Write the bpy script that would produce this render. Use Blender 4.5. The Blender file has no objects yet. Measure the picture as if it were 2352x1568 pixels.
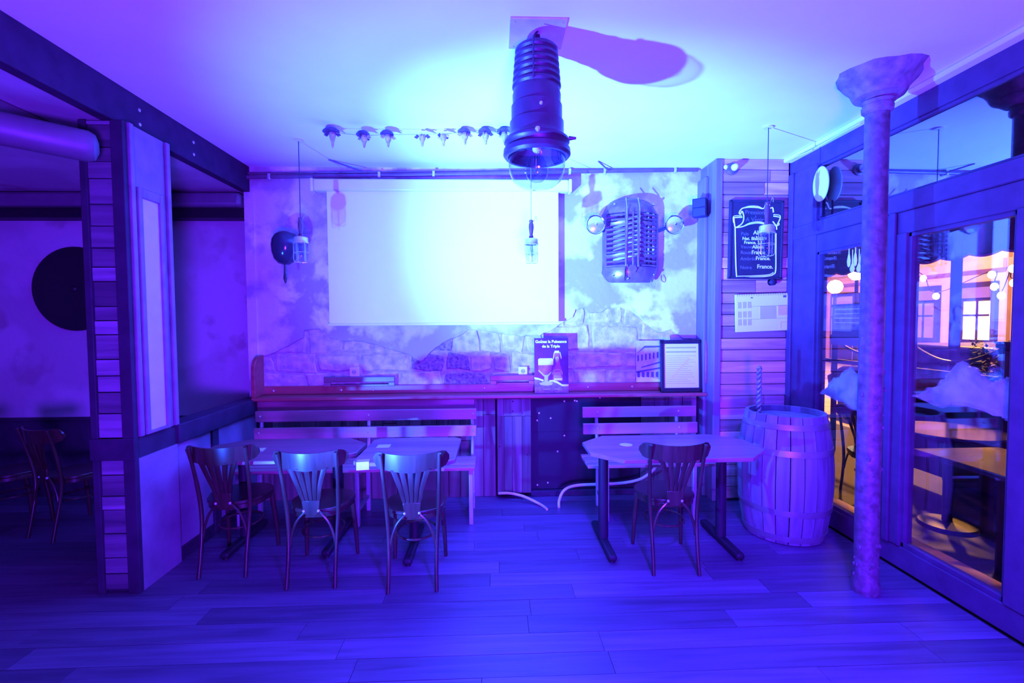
import bpy, bmesh, math, random
from mathutils import Vector, Matrix, noise
random.seed(7)
S = bpy.context.scene
COL = S.collection
PI = math.pi

# ------------------------------------------------------------------ camera
F = 1100.0
Yv = Vector((1135 - 1176, 784 - 738, -F)).normalized()      # direction of the depth vanishing point
r_ = math.radians(0.45)
Zv = Vector((-math.sin(r_), math.cos(r_), 0)); Zv = (Zv - Yv * Zv.dot(Yv)).normalized()
Xv = Yv.cross(Zv)
cd = bpy.data.cameras.new('camera'); cam = bpy.data.objects.new('camera', cd); COL.objects.link(cam)
cd.sensor_width = 36.0; cd.lens = F / 2352 * 36; cd.clip_start = 0.05; cd.clip_end = 200
cam.matrix_world = Matrix((Xv, Yv, Zv)).to_4x4(); cam.location = (0, 0, 1.66)
S.camera = cam

# ------------------------------------------------------------------ world, lights, exposure
S.view_settings.view_transform = 'Standard'; S.view_settings.look = 'None'
S.view_settings.gamma = 1; S.view_settings.use_curve_mapping = False
S.view_settings.exposure = 0.0
w = bpy.data.worlds.new('night'); S.world = w; w.use_nodes = True
w.node_tree.nodes['Background'].inputs[0].default_value = (0.10, 0.05, 0.16, 1)
w.node_tree.nodes['Background'].inputs[1].default_value = 0.35

def light(name, kind, loc, color, power, aim=None, **kw):
    d = bpy.data.lights.new(name, kind); d.color = color; d.energy = power
    for k, v in kw.items(): setattr(d, k, v)
    o = bpy.data.objects.new(name, d); COL.objects.link(o); o.location = loc
    if aim: o.rotation_euler = (Vector(aim) - Vector(loc)).to_track_quat('-Z', 'Y').to_euler()
    return o
# cyan-white LED par can on the floor at the left, aimed up across the room
light('led_par_core', 'SPOT', (-2.0, 1.45, 0.42), (0.020, 0.078, 1.0), 26000, aim=(1.15, 4.4, 2.9),
      spot_size=math.radians(50), spot_blend=1.0, shadow_soft_size=0.035)
light('led_par_spill', 'SPOT', (-2.0, 1.45, 0.42), (0.018, 0.085, 1.0), 5200, aim=(1.0, 4.4, 2.85),
      spot_size=math.radians(84), spot_blend=1.0, shadow_soft_size=0.035)
# violet LED wash: up light behind the camera, and a blue par on the ceiling aimed down at the floor
light('violet_up_wash', 'SPOT', (0.4, -1.4, 0.7), (0.125, 0.013, 1.0), 3300, aim=(0.2, 2.2, 3.1),
      spot_size=math.radians(125), spot_blend=0.6, shadow_soft_size=0.35)
light('blue_ceiling_par', 'SPOT', (0.7, 0.2, 2.95), (0.045, 0.006, 1.0), 2800, aim=(0.95, 2.6, 0.0),
      spot_size=math.radians(84), spot_blend=1.0, shadow_soft_size=0.12)
# warm street lamps outside, then a pink light added to tint the building fronts
light('street_lamp_glow', 'POINT', (9.5, 7.5, 7.6), (1.0, 0.42, 0.10), 1500, shadow_soft_size=0.15)
light('street_lamp_glow_far', 'POINT', (8.6, 10.5, 7.5), (1.0, 0.42, 0.10), 11000, shadow_soft_size=0.2)
light('facade_glow', 'POINT', (8.8, 16.0, 1.2), (0.9, 0.2, 0.75), 900, shadow_soft_size=0.3)

# ------------------------------------------------------------------ materials
MATS = {}
def _new(name):
    m = bpy.data.materials.new(name); m.use_nodes = True
    nt = m.node_tree; return m, nt, nt.nodes['Principled BSDF']
def setin(b, **kw):
    for k, v in kw.items(): b.inputs[k.replace('_', ' ')].default_value = v
def mat(name, col, rough=0.5, metal=0.0, var=0.12, scale=9.0, bump=0.0, emit=None, es=0.0, spec=0.5):
    m, nt, b = _new(name); N = nt.nodes; L = nt.links
    setin(b, Roughness=rough, Metallic=metal); b.inputs['Specular IOR Level'].default_value = spec
    tc = N.new('ShaderNodeTexCoord'); nz = N.new('ShaderNodeTexNoise'); nz.inputs['Scale'].default_value = scale
    nz.inputs['Detail'].default_value = 4
    L.new(tc.outputs['Object'], nz.inputs['Vector'])
    cr = N.new('ShaderNodeValToRGB'); e = cr.color_ramp.elements
    e[0].position = 0.3; e[1].position = 0.7
    e[0].color = tuple(c * (1 - var) for c in col) + (1,); e[1].color = tuple(min(1, c * (1 + var)) for c in col) + (1,)
    L.new(nz.outputs['Fac'], cr.inputs['Fac']); L.new(cr.outputs['Color'], b.inputs['Base Color'])
    if bump:
        bp = N.new('ShaderNodeBump'); bp.inputs['Strength'].default_value = bump; bp.inputs['Distance'].default_value = 0.02
        L.new(nz.outputs['Fac'], bp.inputs['Height']); L.new(bp.outputs['Normal'], b.inputs['Normal'])
    if emit: b.inputs['Emission Color'].default_value = emit + (1,); b.inputs['Emission Strength'].default_value = es
    MATS[name] = m; return m
def wood(name, c1, c2, axis='x', rough=0.45, var=0.35, fine=22.0, bump=0.25):
    m, nt, b = _new(name); N = nt.nodes; L = nt.links
    setin(b, Roughness=rough)
    tc = N.new('ShaderNodeTexCoord'); mp = N.new('ShaderNodeMapping'); oi = N.new('ShaderNodeObjectInfo')
    sc = [fine, fine, fine]; sc['xyz'.index(axis)] = fine * 0.06; mp.inputs['Scale'].default_value = sc
    va = N.new('ShaderNodeVectorMath'); va.operation = 'ADD'
    ml = N.new('ShaderNodeMath'); ml.operation = 'MULTIPLY'; ml.inputs[1].default_value = 13.7
    L.new(oi.outputs['Random'], ml.inputs[0]); L.new(tc.outputs['Object'], va.inputs[0]); L.new(ml.outputs[0], va.inputs[1])
    L.new(va.outputs[0], mp.inputs['Vector'])
    nz = N.new('ShaderNodeTexNoise'); nz.inputs['Scale'].default_value = 1.0; nz.inputs['Detail'].default_value = 5
    nz.inputs['Distortion'].default_value = 0.6
    L.new(mp.outputs['Vector'], nz.inputs['Vector'])
    cr = N.new('ShaderNodeValToRGB'); e = cr.color_ramp.elements
    e[0].position = 0.32; e[1].position = 0.68; e[0].color = c1 + (1,); e[1].color = c2 + (1,)
    L.new(nz.outputs['Fac'], cr.inputs['Fac'])
    mr = N.new('ShaderNodeMapRange'); mr.inputs['To Min'].default_value = 1 - var; mr.inputs['To Max'].default_value = 1 + var
    L.new(oi.outputs['Random'], mr.inputs['Value'])
    mx = N.new('ShaderNodeVectorMath'); mx.operation = 'SCALE'
    L.new(cr.outputs['Color'], mx.inputs[0]); L.new(mr.outputs['Result'], mx.inputs['Scale'])
    L.new(mx.outputs[0], b.inputs['Base Color'])
    bp = N.new('ShaderNodeBump'); bp.inputs['Strength'].default_value = bump; bp.inputs['Distance'].default_value = 0.004
    L.new(nz.outputs['Fac'], bp.inputs['Height']); L.new(bp.outputs['Normal'], b.inputs['Normal'])
    MATS[name] = m; return m
def blotch(name, c1, c2, c3, scale=2.6, rough=0.8, bump=0.3):
    """old plaster: two layers of ragged patches"""
    m, nt, b = _new(name); N = nt.nodes; L = nt.links
    setin(b, Roughness=rough)
    tc = N.new('ShaderNodeTexCoord')
    def nz(s, d, dist):
        n = N.new('ShaderNodeTexNoise'); n.inputs['Scale'].default_value = s; n.inputs['Detail'].default_value = d
        n.inputs['Distortion'].default_value = dist; L.new(tc.outputs['Object'], n.inputs['Vector']); return n
    a = nz(scale, 8, 0.12); f = nz(scale * 7, 6, 0.2); h = nz(scale * 0.8 + 1.1, 8, 0.15)
    cr = N.new('ShaderNodeValToRGB'); e = cr.color_ramp.elements
    e[0].position = 0.46; e[1].position = 0.56; e[0].color = c1 + (1,); e[1].color = c2 + (1,)
    L.new(a.outputs['Fac'], cr.inputs['Fac'])
    mx = N.new('ShaderNodeMix'); mx.data_type = 'RGBA'; r2 = N.new('ShaderNodeValToRGB'); e = r2.color_ramp.elements
    e[0].position = 0.58; e[1].position = 0.66; L.new(h.outputs['Fac'], r2.inputs['Fac']); L.new(r2.outputs['Color'], mx.inputs['Factor'])
    L.new(cr.outputs['Color'], mx.inputs['A']); mx.inputs['B'].default_value = c3 + (1,)
    L.new(mx.outputs['Result'], b.inputs['Base Color'])
    bp = N.new('ShaderNodeBump'); bp.inputs['Strength'].default_value = bump; bp.inputs['Distance'].default_value = 0.015
    L.new(f.outputs['Fac'], bp.inputs['Height']); L.new(bp.outputs['Normal'], b.inputs['Normal'])
    MATS[name] = m; return m
def glass(name, refl=0.05, tint=(1, 1, 1), rough=0.0):
    m, nt, b = _new(name); N = nt.nodes; L = nt.links; N.remove(b)
    out = N['Material Output']
    tr = N.new('ShaderNodeBsdfTransparent'); tr.inputs['Color'].default_value = tint + (1,)
    gl = N.new('ShaderNodeBsdfGlossy'); gl.inputs['Roughness'].default_value = rough
    lw_ = N.new('ShaderNodeLayerWeight'); lw_.inputs['Blend'].default_value = 0.5
    pw = N.new('ShaderNodeMath'); pw.operation = 'POWER'; pw.inputs[1].default_value = 4.0; L.new(lw_.outputs['Facing'], pw.inputs[0])
    ad = N.new('ShaderNodeMath'); ad.operation = 'MULTIPLY_ADD'; ad.inputs[1].default_value = 0.85; ad.inputs[2].default_value = refl; ad.use_clamp = True
    mx = N.new('ShaderNodeMixShader')
    L.new(pw.outputs[0], ad.inputs[0]); L.new(ad.outputs[0], mx.inputs['Fac'])
    L.new(tr.outputs[0], mx.inputs[1]); L.new(gl.outputs[0], mx.inputs[2]); L.new(mx.outputs[0], out.inputs['Surface'])
    MATS[name] = m; return m
def emis(name, col, s):
    m, nt, b = _new(name); setin(b, Base_Color=(0.02, 0.02, 0.02, 1)); b.inputs['Emission Color'].default_value = col + (1,)
    b.inputs['Emission Strength'].default_value = s; MATS[name] = m; return m
def pale_film(name, alpha):
    m, nt, b = _new(name); N = nt.nodes; L = nt.links
    setin(b, Base_Color=(0.85, 0.85, 0.85, 1), Roughness=0.9)
    tc = N.new('ShaderNodeTexCoord'); nz = N.new('ShaderNodeTexNoise'); nz.inputs['Scale'].default_value = 12; nz.inputs['Detail'].default_value = 2
    L.new(tc.outputs['Object'], nz.inputs['Vector'])
    mr = N.new('ShaderNodeMapRange'); mr.inputs['From Min'].default_value = 0.3; mr.inputs['From Max'].default_value = 0.7
    mr.inputs['To Min'].default_value = alpha * 0.5; mr.inputs['To Max'].default_value = alpha * 1.4
    L.new(nz.outputs['Fac'], mr.inputs['Value']); L.new(mr.outputs['Result'], b.inputs['Alpha'])
    MATS[name] = m; return m

mat('ceiling_paint', (0.80, 0.80, 0.80), 0.9, var=0.03, scale=3)
blotch('old_plaster', (0.38, 0.29, 0.34), (0.64, 0.58, 0.61), (0.76, 0.73, 0.74))
blotch('room_plaster', (0.40, 0.33, 0.38), (0.48, 0.41, 0.47), (0.34, 0.26, 0.29), scale=1.4)
mat('stone', (0.52, 0.40, 0.42), 0.9, var=0.35, scale=14, bump=0.9)
mat('dark_stone', (0.27, 0.18, 0.23), 0.9, var=0.6, scale=32, bump=1.0)
mat('mortar', (0.44, 0.34, 0.37), 0.95, var=0.25, scale=18, bump=0.7)
mat('low_wall_plaster', (0.22, 0.15, 0.24), 0.85, var=0.2, scale=4, bump=0.3)
wood('floor_wood', (0.070, 0.045, 0.085), (0.12, 0.080, 0.145), 'x', 0.42, 0.28, 26, 0.12)
mat('floor_gap', (0.015, 0.012, 0.012), 0.9)
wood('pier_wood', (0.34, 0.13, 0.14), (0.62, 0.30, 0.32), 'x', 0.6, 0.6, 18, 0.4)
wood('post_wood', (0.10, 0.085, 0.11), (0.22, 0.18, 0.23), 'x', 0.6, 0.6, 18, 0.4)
wood('lining_wood', (0.07, 0.045, 0.045), (0.18, 0.12, 0.12), 'z', 0.6, 0.45, 16, 0.4)
wood('shelf_wood', (0.27, 0.05, 0.05), (0.38, 0.08, 0.08), 'x', 0.35, 0.1, 20, 0.15)
wood('bench_wood', (0.36, 0.15, 0.17), (0.46, 0.20, 0.23), 'x', 0.4, 0.12, 20, 0.15)
wood('table_wood', (0.17, 0.075, 0.095), (0.27, 0.12, 0.14), 'x', 0.28, 0.15, 20, 0.08)
wood('terrace_wood', (0.03, 0.018, 0.015), (0.06, 0.033, 0.027), 'x', 0.3, 0.1, 20, 0.08)
wood('burl_wood', (0.16, 0.085, 0.12), (0.32, 0.18, 0.25), 'x', 0.3, 0.1, 9, 0.1)
wood('chair_wood', (0.030, 0.016, 0.013), (0.055, 0.030, 0.024), 'z', 0.25, 0.15, 24, 0.05)
wood('barrel_oak', (0.12, 0.12, 0.14), (0.22, 0.21, 0.25), 'z', 0.55, 0.22, 18, 0.3)
mat('hoop_steel', (0.26, 0.25, 0.26), 0.45, 0.55, bump=0.2)
mat('beam_paint', (0.045, 0.022, 0.055), 0.7, var=0.2, spec=0.1)
mat('trim_paint', (0.04, 0.025, 0.05), 0.6, var=0.2, spec=0.15)
mat('frame_paint', (0.085, 0.045, 0.10), 0.5, var=0.15, spec=0.15)
wood('pier_trim', (0.13, 0.085, 0.12), (0.2, 0.14, 0.19), 'z', 0.5, 0.1, 18, 0.2)
mat('white_panel', (0.62, 0.50, 0.62), 0.6, var=0.05)
mat('panel_moulding', (0.22, 0.13, 0.22), 0.5, var=0.2)
mat('duct_metal', (0.16, 0.12, 0.16), 0.5, 0.2, var=0.1)
mat('black', (0.010, 0.009, 0.011), 0.5)
mat('black_gloss', (0.030, 0.022, 0.050), 0.16)
mat('dark_metal', (0.018, 0.010, 0.022), 0.55, 0.0, spec=0.25)
mat('pipe_paint', (0.14, 0.07, 0.13), 0.4, var=0.2)
mat('screen_white', (0.80, 0.80, 0.80), 0.8, var=0.01)
mat('case_white', (0.74, 0.72, 0.74), 0.4, var=0.03)
mat('white_plastic', (0.75, 0.75, 0.75), 0.4, var=0.03)
mat('white_cable', (0.62, 0.58, 0.66), 0.4, var=0.05)
mat('bench_steel', (0.36, 0.34, 0.38), 0.4, 0.3, var=0.1)
mat('bolt_steel', (0.65, 0.62, 0.68), 0.3, 0.6)
mat('lamp_iron', (0.060, 0.030, 0.060), 0.42, 0.35, var=0.3, bump=0.15)
mat('plate_paint', (0.50, 0.34, 0.42), 0.7, var=0.15)
mat('cast_iron', (0.13, 0.085, 0.11), 0.5, 0.15, var=0.4, scale=22, bump=0.35)
mat('capital_paint', (0.20, 0.13, 0.17), 0.7, var=0.45, scale=16, bump=0.5)
mat('grille_paint', (0.20, 0.11, 0.17), 0.32, 0.35, var=0.25, scale=18, bump=0.1)
mat('chrome', (0.75, 0.75, 0.78), 0.12, 1.0, var=0.05)
mat('headlight_silver', (0.80, 0.78, 0.80), 0.22, 0.75, var=0.1)
mat('cord_dark', (0.03, 0.02, 0.03), 0.6)
mat('cord_pale', (0.30, 0.28, 0.30), 0.6)
mat('handle_wood', (0.10, 0.035, 0.055), 0.35)
mat('slate', (0.020, 0.015, 0.022), 0.6, var=0.25)
mat('chalk', (0.80, 0.80, 0.80), 0.9)
mat('chalk_faint', (0.16, 0.13, 0.19), 0.9)
mat('paper', (0.78, 0.78, 0.78), 0.7, var=0.02)
mat('print_grey', (0.42, 0.42, 0.50), 0.8, var=0.15, scale=60)
mat('print_lilac', (0.55, 0.48, 0.66), 0.8, var=0.06)
mat('print_pink', (0.80, 0.45, 0.55), 0.8, var=0.06)
mat('print_ink', (0.10, 0.08, 0.14), 0.8, var=0.2)
mat('print_stone', (0.55, 0.45, 0.45), 0.8, var=0.15, scale=40)
mat('poster_dark', (0.028, 0.016, 0.035), 0.3, var=0.3)
mat('poster_red', (0.40, 0.10, 0.07), 0.4, var=0.3, scale=20)
mat('poster_blue', (0.16, 0.11, 0.24), 0.4, var=0.5, scale=25)
mat('ornament_dark', (0.08, 0.03, 0.07), 0.5, var=0.4, scale=40)
mat('ornament_pale', (0.38, 0.24, 0.36), 0.6, var=0.4, scale=40)
mat('disc_white', (0.80, 0.80, 0.78), 0.5, var=0.02)
mat('coaster_card', (0.55, 0.50, 0.53), 0.8, var=0.08)
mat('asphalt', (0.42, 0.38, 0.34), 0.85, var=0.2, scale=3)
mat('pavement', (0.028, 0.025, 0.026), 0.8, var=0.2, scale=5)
mat('facade_pale', (0.50, 0.38, 0.42), 0.9, var=0.15, scale=2)
mat('facade_rose', (0.45, 0.26, 0.34), 0.9, var=0.15, scale=2)
mat('awning_cloth', (0.10, 0.030, 0.045), 0.9, var=0.2)
mat('awning_fringe', (0.55, 0.26, 0.20), 0.9, var=0.2)
mat('leaf_dark', (0.012, 0.018, 0.012), 0.7, var=0.4)
mat('print_blush', (0.78, 0.62, 0.70), 0.8, var=0.04)
mat('car_paint', (0.03, 0.02, 0.04), 0.3, 0.2)
emis('shop_light', (1.0, 0.72, 0.36), 5.0)
emis('window_warm', (1.0, 0.42, 0.30), 1.2)
emis('window_pink', (0.80, 0.25, 0.85), 0.75)
emis('bulb_warm', (1.0, 0.82, 0.55), 14.0)
emis('signal_green', (0.15, 1.0, 0.55), 10.0)
emis('tail_red', (1.0, 0.12, 0.12), 4.0)
glass('pane_glass', 0.10)
glass('transom_glass', 0.30, (0.5, 0.5, 0.5))
glass('lamp_glass', 0.08, (0.84, 0.86, 0.92))
for i, a in enumerate((0.06, 0.08, 0.10, 0.12)): pale_film('spray_%d' % i, a)

# ------------------------------------------------------------------ mesh helpers
ORIG = {}
class B:
    def __init__(s): s.v = []; s.f = []
    def add(s, vs, fs):
        n = len(s.v); s.v += [tuple(p) for p in vs]; s.f += [tuple(i + n for i in f) for f in fs]; return s
    def box(s, x0, x1, y0, y1, z0, z1, m=None):
        vs = [Vector((x, y, z)) for z in (z0, z1) for y in (y0, y1) for x in (x0, x1)]
        if m: vs = [m @ p for p in vs]
        return s.add(vs, [(0, 2, 3, 1), (4, 5, 7, 6), (0, 1, 5, 4), (2, 6, 7, 3), (0, 4, 6, 2), (1, 3, 7, 5)])
    def tube(s, path, r, n=8, cap=True):
        P = [Vector(p) for p in path]; R = r if isinstance(r, (list, tuple)) else [r] * len(P)
        up = Vector((0, 0, 1)); vs = []; k = len(P)
        t0 = (P[1] - P[0]).normalized()
        if abs(t0.dot(up)) > 0.95: up = Vector((0, 1, 0))
        u = t0.cross(up).normalized()
        for i in range(k):
            t = (P[min(i + 1, k - 1)] - P[max(i - 1, 0)]).normalized()
            u = (u - t * u.dot(t)).normalized(); v = t.cross(u)
            for j in range(n):
                a = 2 * PI * j / n; vs.append(P[i] + (u * math.cos(a) + v * math.sin(a)) * R[i])
        fs = [(i * n + j, i * n + (j + 1) % n, (i + 1) * n + (j + 1) % n, (i + 1) * n + j) for i in range(k - 1) for j in range(n)]
        if cap: fs += [tuple(range(n - 1, -1, -1)), tuple(range((k - 1) * n, k * n))]
        return s.add(vs, fs)
    def lathe(s, prof, c=(0, 0, 0), n=24, m=None, cap=True, a0=0.0, a1=2 * PI):
        full = abs(a1 - a0 - 2 * PI) < 1e-6; k = n if full else n + 1; vs = []; c = Vector(c)
        for (r, z) in prof:
            for j in range(k):
                a = a0 + (a1 - a0) * j / n; p = Vector((r * math.cos(a), r * math.sin(a), z))
                vs.append((m @ p if m else p) + c)
        fs = []
        for i in range(len(prof) - 1):
            for j in range(n):
                q = (j + 1) % k; fs.append((i * k + j, i * k + q, (i + 1) * k + q, (i + 1) * k + j))
        if cap and full:
            if prof[0][0] > 1e-5: fs.append(tuple(range(k - 1, -1, -1)))
            if prof[-1][0] > 1e-5: fs.append(tuple(range((len(prof) - 1) * k, len(prof) * k)))
        return s.add(vs, fs)
    def prism(s, poly, plane, d0, d1):
        """poly in 2D extruded along the third axis: 'xz' along y, 'xy' along z, 'yz' along x"""
        def P(a, b, d): return {'xz': (a, d, b), 'xy': (a, b, d), 'yz': (d, a, b)}[plane]
        n = len(poly); vs = [P(a, b, d0) for a, b in poly] + [P(a, b, d1) for a, b in poly]
        return s.add(vs, [tuple(range(n)), tuple(range(2 * n - 1, n - 1, -1))] + [(i, i + n, (i + 1) % n + n, (i + 1) % n) for i in range(n)])
    def ball(s, c, r, n=12, sc=(1, 1, 1)):
        pr = [(r * math.sin(PI * i / (n // 2)), -r * math.cos(PI * i / (n // 2))) for i in range(n // 2 + 1)]
        return s.lathe(pr, c, n, Matrix.Diagonal(Vector(sc)))
    def sheet(s, rows, thick=None):
        """grid of points rows[i][j]; thick = offset vector makes it solid"""
        a = len(rows); b = len(rows[0]); P = [Vector(p) for r in rows for p in r]
        q = lambda i, j: i * b + j
        fs = [(q(i, j), q(i, j + 1), q(i + 1, j + 1), q(i + 1, j)) for i in range(a - 1) for j in range(b - 1)]
        if thick is None: return s.add(P, fs)
        T = Vector(thick); n = a * b; vs = P + [p + T for p in P]
        fs2 = [tuple(i + n for i in reversed(f)) for f in fs]
        rim = [q(0, j) for j in range(b)] + [q(i, b - 1) for i in range(1, a)] + [q(a - 1, j) for j in range(b - 2, -1, -1)] + [q(i, 0) for i in range(a - 2, 0, -1)]
        fs3 = [(rim[(i + 1) % len(rim)], rim[i], rim[i] + n, rim[(i + 1) % len(rim)] + n) for i in range(len(rim))]
        return s.add(vs, fs + fs2 + fs3)
    def build(s, name, m, parent=None, smooth=40, bev=0.0, label=None):
        o0 = ORIG.get(parent.name, Vector()) if parent else Vector()
        me = bpy.data.meshes.new(name); me.from_pydata([Vector(p) - o0 for p in s.v], [], s.f)
        bm = bmesh.new(); bm.from_mesh(me); bmesh.ops.recalc_face_normals(bm, faces=bm.faces); bm.to_mesh(me); bm.free()
        me.materials.append(MATS[m] if isinstance(m, str) else m)
        if smooth: me.shade_smooth(); me.set_sharp_from_angle(angle=math.radians(smooth))
        o = bpy.data.objects.new(name, me); COL.objects.link(o)
        if parent: o.parent = parent
        ORIG[o.name] = o0
        if bev:
            md = o.modifiers.new('bevel', 'BEVEL'); md.width = bev; md.segments = 2; md.limit_method = 'ANGLE'
        if label: o['label'] = label
        return o
def thing(name, label, cat, loc=(0, 0, 0), group=None):
    o = bpy.data.objects.new(name, None); COL.objects.link(o); o.location = loc; o.empty_display_size = 0.1
    ORIG[o.name] = Vector(loc); o['label'] = label; o['category'] = cat
    if group: o['group'] = group
    return o
def tag(o, label, cat, group=None):
    o['label'] = label; o['category'] = cat
    if group: o['group'] = group
    return o
def struct(o): o['kind'] = 'structure'; return o
def sroot(name):
    o = bpy.data.objects.new(name, None); COL.objects.link(o); ORIG[o.name] = Vector(); o['kind'] = 'structure'; return o
def box(name, m, x0, x1, y0, y1, z0, z1, parent=None, bev=0.0, label=None):
    return B().box(x0, x1, y0, y1, z0, z1).build(name, m, parent, 30, bev, label)
def dup(root, loc, rotz, label, group=None):
    r = root.copy(); COL.objects.link(r); r.location = loc; r.rotation_euler = (0, 0, rotz); r['label'] = label
    if group: r['group'] = group
    for ch in list(root.children):
        c = ch.copy(); COL.objects.link(c); c.parent = r
        for g in list(ch.children):
            d = g.copy(); COL.objects.link(d); d.parent = c
    return r
def text(name, body, m, size, loc, rot, parent, bold=0.0, align='CENTER'):
    cu = bpy.data.curves.new(name, 'FONT'); cu.body = body; cu.size = size; cu.extrude = 0.0006; cu.offset = bold
    cu.align_x = align; cu.align_y = 'CENTER'; cu.resolution_u = 3
    cu.materials.append(MATS[m])
    o = bpy.data.objects.new(name, cu); COL.objects.link(o); o.parent = parent
    bpy.context.view_layer.update()
    me = bpy.data.meshes.new_from_object(o.evaluated_get(bpy.context.evaluated_depsgraph_get()))
    bpy.data.objects.remove(o); bpy.data.curves.remove(cu)
    if not me.materials: me.materials.append(MATS[m])
    o = bpy.data.objects.new(name, me); COL.objects.link(o); o.parent = parent
    o.location = Vector(loc) - ORIG.get(parent.name, Vector()); o.rotation_euler = rot; return o
def smoothpath(pts, sub=6):
    P = [Vector(p) for p in pts]; out = []
    for i in range(len(P) - 1):
        a = P[max(i - 1, 0)]; b = P[i]; c = P[i + 1]; d = P[min(i + 2, len(P) - 1)]
        for k in range(sub):
            t = k / sub
            out.append(0.5 * ((2 * b) + (c - a) * t + (2 * a - 5 * b + 4 * c - d) * t * t + (3 * b - a - 3 * c + d) * t ** 3))
    out.append(P[-1]); return out
RX = (PI / 2, 0, 0)                     # text on a plane facing the camera (-Y)

# ================================================================== ROOM SHELL
XL, XR, YB, ZC = -2.27, 2.68, 4.6, 3.1
FY0 = -2.6                              # wall behind the camera
floor = struct(box('floor', 'floor_gap', -5.6, XR + 0.02, FY0, 5.0, -0.12, -0.016))
def floor_row(x0, x1, y0, y1):
    x = x0 - random.uniform(0, 1.2)
    while x < x1:
        L = random.uniform(1.1, 1.9); a = max(x, x0); b = min(x + L, x1)
        if b - a > 0.05:
            dz = random.uniform(-0.0015, 0)
            B().box(a + 0.0012, b - 0.0012, y0 + 0.0014, y1 - 0.0014, -0.016, dz).build('plank', 'floor_wood', floor, 30)
        x += L
y = 1.86
while y < 4.66:
    floor_row(-5.0 if y > 2.1 else -2.6, XR - 0.02, y, y + 0.155); y += 0.155
struct(box('ceiling', 'ceiling_paint', -2.25, 2.95, FY0, 5.0, ZC, ZC + 0.12))
struct(box('ceiling_side', 'room_plaster', -5.6, -2.30, FY0, 5.0, 2.88, 2.98))
struct(box('wall_front', 'low_wall_plaster', -5.6, 2.9, FY0 - 0.1, FY0, 0, 3.1))
struct(box('wall_left', 'room_plaster', -5.7, -5.6, FY0, 5.0, 0, 3.0))
struct(box('wall_side', 'room_plaster', -5.6, -2.262, 4.75, 4.9, 0, 2.9))

ws_ = struct(box('trim_wainscot', 'trim_paint', -5.6, -2.34, 4.71, 4.75, 0, 0.74))
box('cap_rail', 'trim_paint', -5.6, -2.34, 4.69, 4.75, 0.74, 0.765, ws_, 0.004)
# back wall: mortar bed, stones, broken plaster skin
wb = struct(box('wall_back', 'mortar', -2.262, 2.72, 4.60, 4.9, 0, ZC))
random.seed(11)
z = 1.0
while z < 1.85:
    h = random.uniform(0.12, 0.27); x = -2.2 - random.uniform(0, 0.15)
    while x < 1.98:
        L = random.uniform(0.16, 0.52); x1 = min(x + L, 2.0)
        if x1 - x > 0.06:
            j = lambda: random.uniform(-0.026, 0.022)
            q = [(x + 0.01 + j(), z + 0.008 + j()), ((x + x1) / 2, z + 0.006 + j()), (x1 - 0.01 + j(), z + 0.008 + j()), (x1 - 0.006, z + h / 2 + j()),
                 (x1 - 0.012 + j(), z + h - 0.008 + j()), ((x + x1) / 2 + j(), z + h - 0.006), (x + 0.012 + j(), z + h - 0.008 + j()), (x + 0.006, z + h / 2 + j())]
            cx = sum(a for a, b in q) / 8; cz = sum(b for a, b in q) / 8; d = random.uniform(0.003, 0.010)
            vs = [(a, 4.602, b) for a, b in q] + [(cx + (a - cx) * 0.9, 4.598 - d, cz + (b - cz) * 0.86) for a, b in q]
            b_ = B().add(vs, [tuple(range(8, 16))] + [(i, (i + 1) % 8, (i + 1) % 8 + 8, i + 8) for i in range(8)])
            dark = -0.68 < cx < -0.2 and cz < 1.52 and random.random() < 0.75
            b_.build('stone', 'dark_stone' if dark else 'stone', wb, 0, label='dark coarse stone' if dark else None)
        x = x1
    z += h
edge = [(-2.262, 1.34), (-2.09, 1.37), (-1.95, 1.44), (-1.8, 1.52), (-1.78, 1.6), (-1.64, 1.6), (-1.58, 1.56), (-1.53, 1.51), (-1.42, 1.48), (-1.35, 1.5), (-1.2, 1.47), (-1.05, 1.43), (-0.92, 1.39), (-0.81, 1.36), (-0.77, 1.32), (-0.73, 1.29), (-0.69, 1.29), (-0.65, 1.33), (-0.56, 1.42), (-0.46, 1.48), (-0.31, 1.54), (-0.25, 1.58), (-0.15, 1.58), (0.02, 1.56), (0.19, 1.53), (0.31, 1.52), (0.44, 1.53), (0.55, 1.58), (0.65, 1.64), (0.75, 1.7), (0.78, 1.77), (0.84, 1.79), (0.88, 1.78), (0.92, 1.74), (1.0, 1.74), (1.09, 1.78), (1.21, 1.8), (1.31, 1.77), (1.41, 1.7), (1.51, 1.6), (1.58, 1.55), (1.62, 1.54), (1.68, 1.57), (1.74, 1.57), (1.83, 1.48), (2.1, 1.47)]
e2 = []
for (a, b) in zip(edge[:-1], edge[1:]):
    for k in range(3):
        t = k / 3; e2.append((a[0] + (b[0] - a[0]) * t + random.uniform(-.005, .005), a[1] + (b[1] - a[1]) * t + random.uniform(-.007, .007)))
e2.append(edge[-1])
pl = B()
n = len(e2)
yf = 4.572
vs = [(a, yf, b) for a, b in e2] + [(a, yf, ZC) for a, b in e2] + [(a, 4.602, b - 0.012) for a, b in e2]
pl.add(vs, [(i, i + 1, n + i + 1, n + i) for i in range(n - 1)] + [(i, 2 * n + i, 2 * n + i + 1, i + 1) for i in range(n - 1)])
pl.build('plaster_skin', 'old_plaster', wb, 30, label='patchy old plaster with broken lower edge')

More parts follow.
